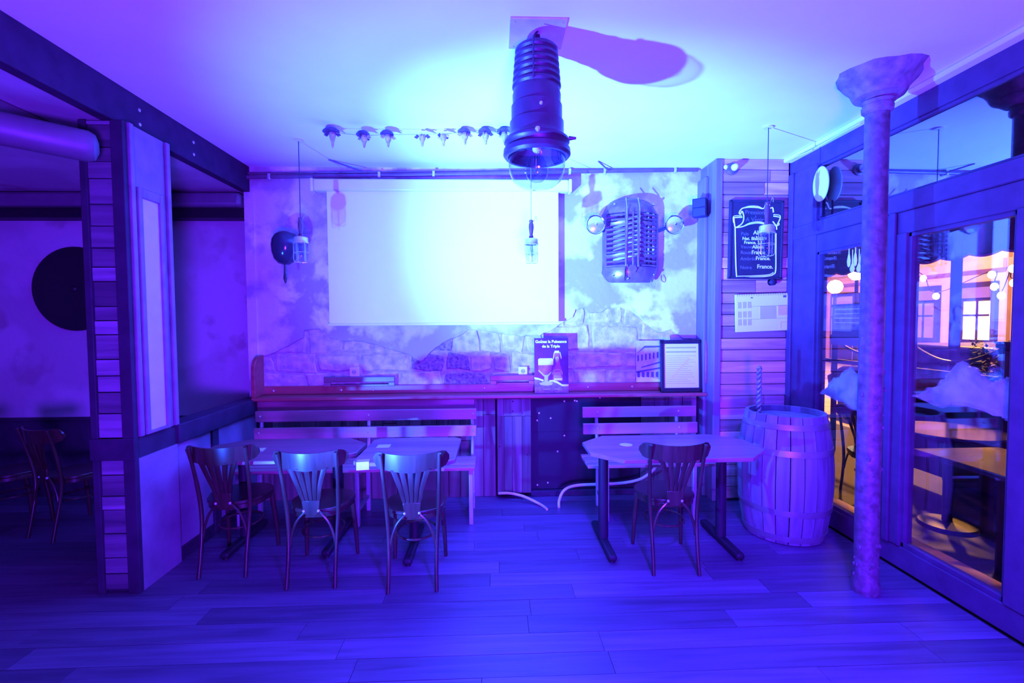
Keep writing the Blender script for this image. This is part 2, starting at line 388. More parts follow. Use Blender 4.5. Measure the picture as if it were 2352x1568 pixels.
# pier clad in horizontal planks at the right end of the back wall
pr = sroot('wall_pier')
box('pier_core', 'floor_gap', 2.045, 2.72, 4.295, 4.62, 0, ZC, pr)
random.seed(5)
z = 0.02
while z < ZC - 0.01:
    h = random.choice((0.098, 0.105, 0.11, 0.115)); h = min(h, ZC - z)
    d = random.uniform(0, 0.012); b_ = B()
    if random.random() < 0.2 and z > 0.5:
        xs = random.uniform(2.25, 2.5)
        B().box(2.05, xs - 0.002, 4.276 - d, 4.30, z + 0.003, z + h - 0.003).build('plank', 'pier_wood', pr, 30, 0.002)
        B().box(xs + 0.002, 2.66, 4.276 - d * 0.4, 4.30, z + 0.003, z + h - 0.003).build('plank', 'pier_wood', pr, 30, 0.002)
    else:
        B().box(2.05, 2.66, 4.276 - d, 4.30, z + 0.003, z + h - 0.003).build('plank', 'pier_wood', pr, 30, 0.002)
    z += h
struct(B().box(1.985, 2.05, 4.255, 4.60, 0, ZC - 0.005).build('trim_1', 'pier_trim', None, 30, 0.006))
struct(B().box(1.955, 1.985, 4.40, 4.60, 0, ZC - 0.12).build('trim_2', 'pier_trim', None, 30, 0.006))

# left beam, post and low partition
struct(B().box(-2.33, -2.25, FY0, 4.76, 2.868, ZC + 0.02).build('beam_left', 'beam_paint', None, 30, 0.006))
for yy in (3.2, 3.75): 
    for zz in (2.93, 3.02): 
        B().ball((-2.25, yy, zz), 0.012, 8, (0.5, 1, 1)).build('bolt', 'bolt_steel', bpy.data.objects['beam_left'])
ps = sroot('post_left')
box('post_core', 'trim_paint', -2.44, -2.20, 3.0, 3.36, 0, 2.868, ps)
random.seed(3)
z = 0.02
while z < 2.86:
    h = random.choice((0.085, 0.1, 0.115, 0.13, 0.15)); h = min(h, 2.866 - z)
    if not (0.80 < z + h / 2 < 0.97):
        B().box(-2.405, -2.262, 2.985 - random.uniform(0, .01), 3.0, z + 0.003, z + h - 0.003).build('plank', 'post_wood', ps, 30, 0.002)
    z += h
box('corner_trim', 'trim_paint', -2.445, -2.405, 2.965, 3.0, 0, 2.866, ps, 0.004)
box('corner_trim', 'trim_paint', -2.262, -2.190, 2.965, 3.0, 0, 2.866, ps, 0.004)
box('cross_band', 'trim_paint', -2.45, -2.185, 2.955, 2.965, 0.83, 0.965, ps, 0.004)
box('side_panel', 'panel_moulding', -2.20, -2.192, 3.0, 3.36, 0.965, 2.866, ps)
box('side_panel', 'low_wall_plaster', -2.20, -2.192, 3.0, 3.36, 0, 0.83, ps)
for y0, y1 in ((3.0, 3.035), (3.325, 3.36)): box('moulding', 'panel_moulding', -2.192, -2.172, y0, y1, 0.965, 2.866, ps, 0.005)
wp = thing('white_panel', 'tall narrow white panel in a moulded frame on the left post', 'panel', (-2.19, 3.165, 0.98))
box('panel', 'white_panel', -2.192, -2.186, 3.09, 3.245, 0.985, 2.44, wp)
for a in ((3.055, 3.09, 0.965, 2.5), (3.245, 3.28, 0.965, 2.5), (3.09, 3.245, 2.44, 2.5), (3.09, 3.245, 0.965, 0.985)):
    box('frame_rail', 'panel_moulding', -2.192, -2.172, a[0], a[1], a[2], a[3], wp, 0.005)
lw = struct(box('wall_low_left', 'low_wall_plaster', -2.30, -2.215, 3.36, 4.60, 0, 0.83))
box('stud', 'trim_paint', -2.215, -2.195, 3.78, 3.86, 0, 0.83, lw, 0.003)
box('stud', 'trim_paint', -2.215, -2.195, 4.50, 4.58, 0, 0.83, lw, 0.003)
box('kick_board', 'trim_paint', -2.215, -2.2, 3.36, 4.6, 0, 0.09, lw, 0.003)
struct(B().box(-2.335, -2.175, 3.36, 4.60, 0.83, 0.965).build('trim_rail_left', 'trim_paint', None, 30, 0.008))
struct(box('wall_end_left', 'old_plaster', -2.30, -2.215, 4.56, 4.75, 0.965, 2.868))

# ducts in the side room
dl = thing('ceiling_duct', 'round ended dark duct running below the side room ceiling', 'duct', (-2.75, 2.9, 2.6))
B().tube([(-4.4, 1.35, 2.75), (-2.62, 2.60, 2.685), (-2.27, 2.82, 2.655), (-2.245, 2.837, 2.653), (-2.232, 2.846, 2.653)], [0.085, 0.085, 0.085, 0.07, 0.03], 20).build('duct_body', 'duct_metal', dl)
B().box(-3.0, -2.66, -0.5, 3.04, 2.785, 2.88).build('duct_ledge', 'duct_metal', dl, 30, 0.01)
dh = thing('wall_duct', 'horizontal boxed duct high on the side room back wall', 'duct', (-4.2, 4.6, 2.8))
B().box(-5.6, -2.32, 4.52, 4.75, 2.73, 2.86).build('duct_body', 'duct_metal', dh, 30, 0.03)
B().box(-5.6, -2.32, 4.60, 4.75, 2.64, 2.73).build('under_board', 'black', dh, 30)  # plain black band along the wall just below the duct

# facade on the right
fw = sroot('wall_right')
box('header', 'frame_paint', XR, XR + 0.10, FY0, YB, 2.93, ZC + 0.02, fw, 0.006)
box('mid_rail', 'frame_paint', XR - 0.015, XR + 0.09, FY0, 4.28, 2.36, 2.475, fw, 0.008)
box('door_head', 'frame_paint', XR, XR + 0.08, FY0, 4.28, 2.215, 2.36, fw, 0.004)
box('sill', 'frame_paint', XR, XR + 0.10, FY0, 4.28, 0, 0.15, fw, 0.008)
box('corner_stile', 'frame_paint', XR - 0.01, XR + 0.10, 3.91, 4.29, 0, 2.95, fw, 0.006)
box('stile_bead', 'frame_paint', XR - 0.03, XR - 0.01, 4.20, 4.26, 0, 2.95, fw, 0.006)
box('stile', 'frame_paint', XR - 0.01, XR + 0.09, 3.03, 3.40, 0.15, 2.22, fw, 0.006)
box('stile_bead', 'frame_paint', XR - 0.03, XR - 0.01, 3.10, 3.15, 0.15, 2.36, fw, 0.006)
box('stile', 'frame_paint', XR - 0.01, XR + 0.09, 2.22, 2.375, 0.15, 2.22, fw, 0.006)
box('stile', 'frame_paint', XR - 0.01, XR + 0.09, 0.6, 0.8, 0.15, 2.22, fw, 0.006)
box('transom_bar', 'frame_paint', XR, XR + 0.08, 2.30, 2.34, 2.475, 2.93, fw, 0.004)
def window(name, y0, y1, z0, z1, gm, fwid=0.03):
    r = sroot(name); x0, x1 = XR + 0.012, XR + 0.06
    for a in ((y0, y0 + fwid, z0, z1), (y1 - fwid, y1, z0, z1), (y0, y1, z0, z0 + fwid), (y0, y1, z1 - fwid, z1)):
        box('frame_rail', 'frame_paint', x0, x1, a[0], a[1], a[2], a[3], r, 0.003)
    B().box(XR + 0.032, XR + 0.038, y0 + fwid * .5, y1 - fwid * .5, z0 + fwid * .5, z1 - fwid * .5).build('pane', gm, r, 0)
    return r
window('window_1', 2.34, 3.92, 2.475, 2.93, 'transom_glass', 0.02)
w2 = window('window_2', 3.39, 3.92, 0.15, 2.225, 'pane_glass')
w3 = window('window_3', 2.37, 3.04, 0.15, 2.22, 'pane_glass')
window('window_4', 0.8, 2.22, 0.15, 2.22, 'pane_glass')
window('window_5', 0.6, 2.30, 2.475, 2.93, 'transom_glass', 0.02)
def shrink(poly, k):
    cx = sum(a for a, b in poly) / len(poly); cz = sum(b for a, b in poly) / len(poly)
    return [(cx + (a - cx) * k + random.uniform(-.008, .008), cz + (b - cz) * k + random.uniform(-.008, .008)) for a, b in poly]
def dens(poly):
    out = []
    for i, (a, b) in enumerate(poly):
        c, d = poly[(i + 1) % len(poly)]
        for k in range(4): out.append((a + (c - a) * k / 4 + random.uniform(-.012, .012), b + (d - b) * k / 4 + random.uniform(-.012, .012)))
    return out
def glass_patch(poly, parent):  # pale patch on the pane, stacked from thin see-through white layers
    p = dens(poly)
    o = B().prism(shrink(p, 1.05), 'yz', XR + 0.0305, XR + 0.0315).build('snow_spray', 'spray_0', parent, 0, label='white artificial snow sprayed on the pane')
    for i in range(9):
        B().prism(shrink(p, 1.02 - i * 0.035), 'yz', XR + 0.0295 - i * 0.0008, XR + 0.0299 - i * 0.0008).build('spray_layer', 'spray_%d' % min(3, 1 + i // 3), o, 0)
glass_patch([(3.86, 1.043), (3.77, 1.142), (3.648, 1.22), (3.533, 1.303), (3.421, 1.226), (3.42, 1.15), (3.42, 0.99), (3.524, 0.985), (3.716, 1.027)], w2)
glass_patch([(2.98, 1.164), (2.834, 1.233), (2.779, 1.307), (2.66, 1.415), (2.594, 1.375), (2.496, 1.307), (2.43, 1.344), (2.40, 1.30), (2.395, 1.12), (2.44, 1.13), (2.639, 1.166), (2.831, 1.119)], w3)
# pale ledge along the ceiling edge of the facade, with a loose white cable
tl = struct(B().box(XR - 0.07, XR + 0.01, FY0, 4.28, ZC - 0.035, ZC).build('trim_3', 'ceiling_paint', None, 30, 0.01))
cb = B().tube(smoothpath([(2.64, 4.2, 3.07), (2.60, 4.05, 3.05), (2.59, 3.9, 3.035), (2.60, 3.75, 3.04), (2.63, 3.6, 3.06), (2.64, 3.4, 3.065)]), 0.008, 8).build('loose_cable', 'white_cable')
tag(cb, 'loose white cable sagging along the ceiling edge above the window front', 'cable')

# oval plaque on the transom
dk = thing('oval_plaque', 'white oval plaque fixed in front of the transom window', 'plaque', (XR - 0.03, 3.84, 2.62))
pf = [(0.0, 0.0), (0.085, 0.0), (0.092, 0.006), (0.092, 0.014), (0.084, 0.020), (0.0, 0.022)]
mrot = Matrix(((0, 0, -1), (1, 0, 0), (0, -1, 0))) @ Matrix.Diagonal(Vector((1.0, 1.52, 1)))
B().lathe(pf, (XR - 0.012, 3.84, 2.757), 40, mrot).build('plaque', 'disc_white', dk, 40)
B().tube([(XR - 0.015, 3.84, 2.63), (XR - 0.015, 3.84, 2.50)], 0.008, 8).build('stem', 'frame_paint', dk)

# cast iron column
cl = thing('cast_iron_column', 'scarred cast iron column with flared capital before the shop window', 'column', (2.255, 2.78, 0))
def colp(p):  # column stands a touch out of true
    return Matrix.Shear
B().lathe([(0.075, 0.0), (0.075, 0.06), (0.066, 0.09), (0.064, 0.3), (0.061, 2.88)], (2.255, 2.78, 0), 28).build('shaft', 'cast_iron', cl)
B().lathe([(0.062, 2.86), (0.078, 2.875), (0.080, 2.90), (0.070, 2.915), (0.084, 2.93)], (2.255, 2.78, 0), 28).build('neck_ring', 'capital_paint', cl)
B().lathe([(0.072, 2.925), (0.100, 2.95), (0.128, 2.965), (0.140, 2.985), (0.146, 3.0), (0.17, 3.03), (0.205, 3.06), (0.226, 3.10)], (2.278, 2.80, 0), 24).build('capital', 'capital_paint', cl, 25)
for v in bpy.data.objects['capital'].data.vertices:
    a_ = math.atan2(v.co.y, v.co.x); k_ = max(0.0, (v.co.z - 2.96) / 0.14); m8 = 1 - 0.07 * abs(math.sin(4 * a_)) * k_ + 0.16 * k_ * noise.noise(Vector((v.co.x * 9, v.co.y * 9, v.co.z * 14)))
    v.co.x *= m8; v.co.y *= m8
random.seed(2)
for k in range(26):
    a = random.uniform(PI * 0.9, PI * 2.0); zz = random.choice((random.uniform(0.05, 0.5), random.uniform(0.1, 1.4)))
    B().ball((2.255 + 0.064 * math.cos(a), 2.78 + 0.064 * math.sin(a), zz), random.uniform(.005, .012), 6, (1, 1, 1.4)).build('blister', 'cast_iron', cl)

# ================================================================== SHELF AND WOODEN LINING UNDER IT
sh = thing('wall_shelf', 'long brown wooden bar shelf along the back wall with upstand', 'shelf', (0, 4.5, 0.95))
B().box(-2.2, 1.985, 4.375, 4.60, 0.948, 0.982).build('shelf_board', 'shelf_wood', sh, 30, 0.010)
B().box(-2.2, 1.985, 4.565, 4.598, 0.982, 1.062).build('upstand', 'shelf_wood', sh, 30, 0.004)
def arch(x0, x1, y0, y1, z0, z1):
    q = [(y0, z0), (y1, z0), (y1, z1)] + [(y1 - (y1 - y0) * (0.25 + 0.75 * math.sin(a)), z1 - (z1 - z0) * 0.35 * (1 - math.cos(a))) for a in (0.2, 0.5, 0.8, 1.1, 1.4)] 
    return B().prism(q, 'yz', x0, x1)
tag(arch(-2.20, -2.165, 4.39, 4.57, 0.983, 1.36).build('end_board', 'shelf_wood', None, 30, 0.004), 'rounded brown end board standing at the left end of the wall shelf', 'board')
tag(arch(1.968, 1.985, 4.385, 4.56, 1.07, 1.56).build('end_board', 'shelf_wood', None, 30, 0.004), 'rounded brown end board fixed to the pier right of the framed notice', 'board')
random.seed(9)
for x in [-2.08, -1.45, -1.15, -0.1, 0.9, 1.33]:
    B().ball((x, 4.562, 1.02), 0.011, 8, (1, .5, 1)).build('screw', 'bolt_steel', sh)
lin = struct(box('wall_lining', 'floor_gap', -2.2, 0.335, 4.52, 4.60, 0, 0.948))
lin2 = struct(box('wall_lining_right', 'floor_gap', 1.387, 1.98, 4.52, 4.60, 0, 0.948))
x = -2.19
while x < -0.02:
    wd = random.choice((0.11, 0.125, 0.14)); x1 = min(x + wd, 0.005); zt = 0.945; zb = 0.0
    sp = random.uniform(0.35, 0.8)
    B().box(x + .002, x1 - .002, 4.495 - random.uniform(0, .012), 4.52, zb, sp - .002).build('plank', 'lining_wood', lin, 30, 0.002)
    B().box(x + .002, x1 - .002, 4.495 - random.uniform(0, .012), 4.52, sp + .002, zt).build('plank', 'lining_wood', lin, 30, 0.002)
    x = x1
B().box(-2.19, -0.19, 4.445, 4.47, 0.83, 0.94).build('plank', 'bench_wood', lin, 30, 0.003)
bp = sroot('wall_box')
B().box(0.02, 0.335, 4.42, 4.52, 0.06, 0.945).build('box_front', 'lining_wood', bp, 30, 0.004)
for k, (xa, xb) in enumerate(((0.02, 0.085), (0.087, 0.16), (0.162, 0.25), (0.252, 0.335))):
    B().box(xa, xb - .002, 4.405 - 0.004 * (k % 2), 4.42, 0.06, 0.78).build('plank', 'lining_wood', bp, 30, 0.002)
B().box(0.08, 0.25, 4.398, 4.42, 0.79, 0.944).build('plank', 'lining_wood', bp, 30, 0.002)
for (xx, zz) in ((0.165, 0.83), (0.165, 0.92), (0.04, 0.5), (0.3, 0.42)): B().ball((xx, 4.398, zz), 0.007, 6).build('nail', 'black', bp)
mp_ = thing('metal_plate', 'dark riveted metal panel under the shelf behind the right bench', 'panel', (0.85, 4.5, 0.06))
B().box(0.34, 1.385, 4.50, 4.52, 0.06, 0.62).build('sheet', 'dark_metal', mp_, 30, 0.002)
B().box(0.34, 1.385, 4.495, 4.52, 0.61, 0.945).build('sheet', 'dark_metal', mp_, 30, 0.002)
for (xx, zz) in ((0.40, 0.72), (0.53, 0.74), (0.66, 0.90), (0.76, 0.905), (0.78, 0.90), (0.40, 0.10), (0.50, 0.12), (0.595, 0.42), (0.66, 0.57), (0.58, 0.94), (1.0, 0.93), (0.42, 0.79), (1.25, 0.1), (1.1, 0.42)):
    B().ball((xx, 4.494, zz), 0.010, 8, (1, .6, 1)).build('rivet', 'bolt_steel', mp_)
x = 1.39
while x < 1.93:
    x1 = min(x + 0.135, 1.94)
    B().box(x + .002, x1 - .002, 4.495 - random.uniform(0, .01), 4.52, 0.0, 0.945).build('plank', 'lining_wood', lin2, 30, 0.002); x = x1
struct(box('baseboard_back', 'trim_paint', 0.335, 1.98, 4.46, 4.52, 0, 0.055, None, 0.006))

# ================================================================== WALL THINGS
# roller screen
sc_ = thing('projection_screen', 'large white roller projection screen hanging on the back wall', 'screen', (-0.47, 4.5, 1.63))
B().box(-1.63, 0.70, 4.455, 4.545, 2.855, 2.965).build('roller_case', 'case_white', sc_, 30, 0.015)
B().box(-1.52, 0.605, 4.488, 4.492, 1.65, 2.86).build('screen_sheet', 'screen_white', sc_, 30)
B().box(-1.535, 0.615, 4.480, 4.500, 1.628, 1.652).build('bottom_bar', 'case_white', sc_, 30, 0.005)
B().box(-1.66, -1.63, 4.45, 4.55, 2.85, 2.97).build('end_cap', 'case_white', sc_, 30, 0.01)
B().box(0.70, 0.73, 4.45, 4.55, 2.85, 2.97).build('end_cap', 'case_white', sc_, 30, 0.01)
# pipe
pp = thing('ceiling_pipe', 'dark horizontal pipe clipped along the top of the back wall', 'pipe', (0, 4.52, 3.0))
B().tube([(-2.25, 4.535, 2.995), (-1.06, 4.535, 3.016), (0.0, 4.535, 3.040), (1.0, 4.535, 3.066), (1.94, 4.535, 3.085)], 0.019, 12).build('pipe_run', 'pipe_paint', pp)
B().tube([(-2.25, 4.55, 3.035), (-1.06, 4.55, 3.05), (0.7, 4.55, 3.075)], 0.010, 8).build('cable', 'pipe_paint', pp)
for xx in (-2.05, -1.05, -0.55, 0.72, 1.05, 1.72):
    zz = 2.995 + (xx + 2.25) * 0.0215
    B().box(xx - .012, xx + .012, 4.512, 4.572, zz - .026, zz + .026).build('clip', 'bolt_steel', pp, 30, 0.004)
for x0, x1 in ((-1.45, -1.2), (0.95, 1.08)):
    B().tube([(x0, 4.35, 3.098), (x1, 4.50, 3.06 if x1 > 0 else 3.04)], 0.008, 6).build('stay', 'pipe_paint', pp)

# vehicle grille with headlights
gr = thing('vehicle_grille', 'old vehicle radiator grille hung as decoration right of the screen', 'grille', (1.295, 4.45, 2.02))
def gy(x):  # plan curve: centre stands proud of the wall
    return 4.375 + 0.145 * (abs(x - 1.295) / 0.265) ** 2.2
def shell(x0, x1, zlo, zhi, dy=0.0, t=0.02, nx=10, nz=5, ztop=None, zbot=None):
    rows = []
    for i in range(nz + 1):
        row = []
        for j in range(nx + 1):
            x = x0 + (x1 - x0) * j / nx; u = (x - 1.295) / 0.265
            a = zlo if zbot is None else zbot(u); b = zhi if ztop is None else ztop(u)
            zz = a + (b - a) * i / nz; lean = 0.0
            if ztop is not None: lean = 0.10 * (i / nz) ** 2.5
            if zbot is not None: lean = 0.05 * (1 - i / nz) ** 2.5
            row.append((x, gy(x) + dy + lean, zz))
        rows.append(row)
    return B().sheet(rows, (0, t, 0))
topc = lambda u: 2.795 - 0.035 * u * u - (0.10 * max(0, abs(u) - 0.72) ** 1.5 / 0.28 ** 1.5)
botc = lambda u: 2.012 + 0.012 * u * u + (0.09 * max(0, abs(u) - 0.75) ** 1.5 / 0.25 ** 1.5)
shell(1.03, 1.56, 2.655, 0, ztop=topc, nx=20, nz=6).build('top_hood', 'grille_paint', gr, 50)
shell(1.03, 1.56, 0, 2.155, zbot=botc, nx=20, nz=6).build('bottom_apron', 'grille_paint', gr, 50)
shell(1.03, 1.058, 2.15, 2.66, nx=3, nz=1).build('side_bar', 'grille_paint', gr, 50)
shell(1.532, 1.56, 2.15, 2.66, nx=3, nz=1).build('side_bar', 'grille_paint', gr, 50)
for xa, xb in ((1.205, 1.228), (1.268, 1.280), (1.316, 1.336)):
    shell(xa, xb, 2.15, 2.68, dy=-0.018, nx=2, nz=1).build('centre_bar', 'grille_paint', gr, 50, 0.003)
B().tube([(1.212, 4.352, 2.17), (1.212, 4.352, 2.68), (1.215, 4.40, 2.785)], 0.0045, 6).build('chrome_strip', 'chrome', gr)
B().tube([(1.330, 4.352, 2.17), (1.330, 4.352, 2.68), (1.328, 4.40, 2.785)], 0.0045, 6).build('chrome_strip', 'chrome', gr)
B().tube([(1.205, 4.362, 2.155), (1.205, 4.38, 2.03)], 0.006, 6).build('chrome_strip', 'chrome', gr)
for k in range(12):
    zz = 2.163 + k * 0.0425; th = 0.016
    if k in (2, 9): th = 0.034
    for xa, xb in ((1.05, 1.21), (1.33, 1.54)):
        rows = []
        for i, (dy, dz) in enumerate(((0.0, 0.0), (-0.010, th * .75), (0.022, th * .75 + 0.003))):
            rows.append([(xa + (xb - xa) * j / 6, gy(xa + (xb - xa) * j / 6) + 0.006 + dy, zz + dz) for j in range(7)])
        B().sheet(rows, (0, 0.004, -0.004)).build('slat', 'grille_paint', gr, 30)
    if 1 < k < 12:
        B().box(1.226, 1.27, 4.368, 4.384, zz + 0.006, zz + 0.018).build('centre_rung', 'grille_paint', gr, 30, 0.002)
        B().box(1.279, 1.318, 4.368, 4.384, zz + 0.006, zz + 0.018).build('centre_rung', 'grille_paint', gr, 30, 0.002)
for xx in (1.42, 1.47):
    shell(xx, xx + 0.008, 2.17, 2.65, dy=0.02, nx=1, nz=1).build('rear_rod', 'dark_metal', gr, 30)
B().lathe([(0.0, -0.014), (0.03, -0.012), (0.045, 0.0), (0.04, 0.01), (0.0, 0.01)], (1.272, 4.368, 2.135), 6, Matrix.Rotation(-PI / 2, 3, 'X') @ Matrix.Rotation(PI, 3, 'X')).build('medallion', 'grille_paint', gr, 30)
for (xx, zz) in ((1.115, 2.085), (1.50, 2.085), (1.12, 2.735), (1.49, 2.735), (1.235, 2.045)): B().ball((xx, gy(xx) + .01, zz), 0.012, 8).build('bolt', 'chrome', gr)
B().tube(smoothpath([(1.47, 4.45, 2.03), (1.46, 4.44, 1.98), (1.49, 4.44, 1.96), (1.51, 4.45, 2.0), (1.50, 4.46, 2.04)]), 0.003, 6).build('wire', 'cord_pale', gr)
for xx, s in ((0.935, -1), (1.668, 1)):
    hb = B().lathe([(0.0, -0.075), (0.05, -0.07), (0.075, -0.03), (0.082, 0.0), (0.086, 0.012)], (xx, 4.40, 2.54), 28, Matrix.Rotation(PI / 2, 3, 'X')).build('headlight', 'grille_paint', gr, 40)
    B().lathe([(0.088, -0.004), (0.090, 0.008), (0.084, 0.016), (0.078, 0.012)], (xx, 4.40, 2.54), 28, Matrix.Rotation(PI / 2, 3, 'X'), cap=False).build('rim', 'chrome', hb, 40)
    B().lathe([(0.079, 0.010), (0.055, 0.020), (0.03, 0.026), (0.0, 0.028)], (xx, 4.40, 2.54), 28, Matrix.Rotation(PI / 2, 3, 'X')).build('lens', 'headlight_silver', hb, 40)
    B().ball((xx, 4.37, 2.54), 0.012, 8).build('lens_bulb', 'chrome', hb)
    B().tube([(xx - s * 0.06, 4.43, 2.52), (1.295 + s * 0.262, 4.50, 2.50)], 0.014, 8).build('bracket', 'dark_metal', hb)

# black balloon
bl = thing('black_balloon', 'glossy black balloon with limp tail hanging left of the screen', 'balloon', (-1.83, 4.32, 2.0))
pf = [(0.0, -0.150), (0.045, -0.142), (0.085, -0.105), (0.108, -0.05), (0.120, 0.01), (0.118, 0.06), (0.100, 0.105), (0.065, 0.136), (0.0, 0.150)]
B().lathe(pf, (-1.832, 4.32, 2.318), 32, Matrix.Rotation(0.12, 3, 'Y')).build('bladder', 'black_gloss', bl, 180)
B().tube([(-1.842, 4.32, 2.175), (-1.844, 4.32, 2.10), (-1.840, 4.32, 2.05), (-1.838, 4.32, 2.008)], [0.006, 0.008, 0.016, 0.006], 8).build('tail', 'black', bl)
B().tube([(-1.835, 4.33, 2.44), (-1.835, 4.58, 2.47)], 0.004, 6).build('hook', 'black', bl)

# side room disc
ds = thing('black_disc', 'large black round disc hung on the side room back wall', 'disc', (-3.99, 4.74, 1.6))
B().lathe([(0.0, 0.0), (0.39, 0.0), (0.40, 0.012), (0.39, 0.025), (0.36, 0.03), (0.0, 0.03)], (-3.99, 4.748, 1.995), 48, Matrix.Rotation(PI / 2, 3, 'X')).build('disc', 'black', ds, 30)
B().ball((-3.99, 4.715, 1.995), 0.03, 10, (1, .5, 1)).build('hub', 'black', ds)

# speaker
sp = thing('wall_speaker', 'small black box speaker on bracket at the pier edge', 'speaker', (1.90, 4.35, 2.6))
ms = Matrix.Translation((1.895, 4.37, 2.685)) @ Matrix.Rotation(-0.55, 4, 'Z') @ Matrix.Rotation(0.06, 4, 'X')
B().box(-0.06, 0.06, -0.055, 0.055, -0.082, 0.082, ms).build('cabinet', 'dark_metal', sp, 30, 0.004)
B().box(-0.054, 0.054, -0.062, -0.055, 0.004, 0.076, ms).build('grille_cloth', 'black', sp, 30, 0.003)
B().box(-0.054, 0.054, -0.062, -0.055, -0.076, -0.004, ms).build('grille_cloth', 'black', sp, 30, 0.003)
B().tube([(1.93, 4.40, 2.69), (1.975, 4.45, 2.69)], 0.014, 8).build('bracket', 'black', sp)

# bulb socket and knob on pier
sk = thing('wall_socket_lamp', 'small round ceramic lamp holder at the top of the plank pier', 'lamp', (2.125, 4.24, 2.98))
mz = Matrix.Rotation(PI / 2, 3, 'X')
B().lathe([(0.052, 0.0), (0.052, 0.012), (0.036, 0.02), (0.032, 0.05), (0.0, 0.05)], (2.13, 4.262, 3.005), 24, mz).build('base', 'cast_iron', sk)
B().lathe([(0.030, 0.05), (0.026, 0.075), (0.012, 0.09), (0.0, 0.092)], (2.13, 4.262, 3.005), 20, mz).build('bulb', 'disc_white', sk)
B().ball((2.075, 4.255, 3.02), 0.022, 10, (1, .5, 1)).build('junction_cap', 'white_plastic', sk)
kb = thing('round_knob', 'small dark round knob on the pier between chalkboard and calendar', 'knob', (2.508, 4.25, 1.99))
B().lathe([(0.022, 0.0), (0.014, 0.015), (0.030, 0.028), (0.032, 0.038), (0.02, 0.05), (0.0, 0.052)], (2.508, 4.265, 2.0), 20, mz).build('knob_body', 'dark_metal', kb)
B().lathe([(0.034, 0.0), (0.034, 0.004), (0.0, 0.005)], (2.508, 4.268, 2.0), 20, mz).build('rose', 'chrome', kb)

# chalkboard
ch = thing('chalkboard', 'black chalkboard with white banner scroll and beer list on the pier', 'chalkboard', (2.35, 4.25, 2.03))
mch = Matrix.Translation((2.348, 4.245, 2.375)) @ Matrix.Rotation(0.012, 4, 'Y')
B().box(-0.240, 0.240, -0.010, 0.012, -0.345, 0.345, mch).build('board', 'slate', ch, 30, 0.003)
for a in ((-0.245, -0.225, -0.345, 0.345), (0.225, 0.245, -0.345, 0.345), (-0.245, 0.245, -0.35, -0.332), (-0.245, 0.245, 0.332, 0.35)):
    B().box(a[0], a[1], -0.018, 0.012, a[2], a[3], mch).build('frame_rail', 'slate', ch, 30, 0.003)
def chalk(pts, rr=0.0055, name='chalk_line', m='chalk'):
    # coordinates read in a 1132 x 1568 picture of the board: 2352 px units mapped onto the board plane
    q = [mch @ Vector(((u - 540) / 1132 * 0.52 - 0.0, -0.0125, (790 - v) / 1568 * 0.72)) for u, v in pts]
    return B().tube(smoothpath(q, 4), rr, 6).build(name, m, ch)
for dv, rr in ((0, 0.006), (-36, 0.004)):
    chalk([(205, 235), (260, 185), (400, 165 + dv * .6), (560, 170 + dv * .6), (670, 185), (720, 90), (760, 60), (780, 130), (750, 190), (800, 180), (850, 170), (868, 260)], rr)
    chalk([(130, 560), (260, 540), (400, 490 + dv * .6), (560, 465 + dv * .6), (680, 480 + dv * .5), (770, 500)], rr)
chalk([(205, 235), (190, 280), (215, 305), (230, 260), (250, 250), (280, 330), (275, 430), (230, 500), (130, 560)])
chalk([(250, 360), (100, 370), (90, 400), (110, 540)]); chalk([(240, 335), (80, 345), (85, 470)], 0.004)
chalk([(870, 330), (980, 345), (1005, 370), (960, 470), (930, 510), (860, 430)]); chalk([(870, 300), (990, 310), (1010, 360)], 0.004)
chalk([(860, 500), (940, 515), (985, 490), (975, 460)]); chalk([(935, 510), (942, 590)])
chalk([(115, 540), (130, 900), (150, 1300), (172, 1530)]); chalk([(172, 1530), (500, 1515), (800, 1490), (900, 1455), (945, 1380), (938, 1000), (930, 660)])
chalk([(185, 1500), (500, 1488), (800, 1465), (900, 1420)], 0.004)
rt = (PI / 2, 0.012, 0)
def ctext(body, u, v, size, m, bold=0.0, align='LEFT'):
    p = mch @ Vector(((u - 540) / 1132 * 0.52, -0.0115, (790 - v) / 1568 * 0.72)); text('chalk_writing', body, m, size, p, rt, ch, bold, align)
ctext('·Pressions·', 520, 265, 0.052, 'chalk_faint', 0, 'CENTER'); ctext('à', 520, 340, 0.03, 'chalk_faint', 0, 'CENTER'); ctext('·A Venir·', 500, 405, 0.052, 'chalk_faint', 0, 'CENTER')
ctext('Allem', 480, 655, 0.050, 'chalk', 0.0008); ctext('Nat. Blonde,', 265, 770, 0.040, 'chalk', 0.0008); ctext('Noire', 530, 755, 0.042, 'chalk', 0.0008)
ctext('France, 3,1', 300, 845, 0.038, 'chalk', 0.0008); ctext('Allem', 465, 930, 0.044, 'chalk', 0.0008)
ctext('France', 455, 1035, 0.046, 'chalk', 0.0008); ctext('France.', 540, 1150, 0.046, 'chalk', 0.0008); ctext('France.', 570, 1310, 0.050, 'chalk', 0.0008)
for bd, v in (('Pale', 680), ('Veuve', 930), ('Rousse', 1040), ('Ambrée', 1160), ('Noire', 1330)): ctext(bd, 235, v, 0.044, 'chalk_faint')

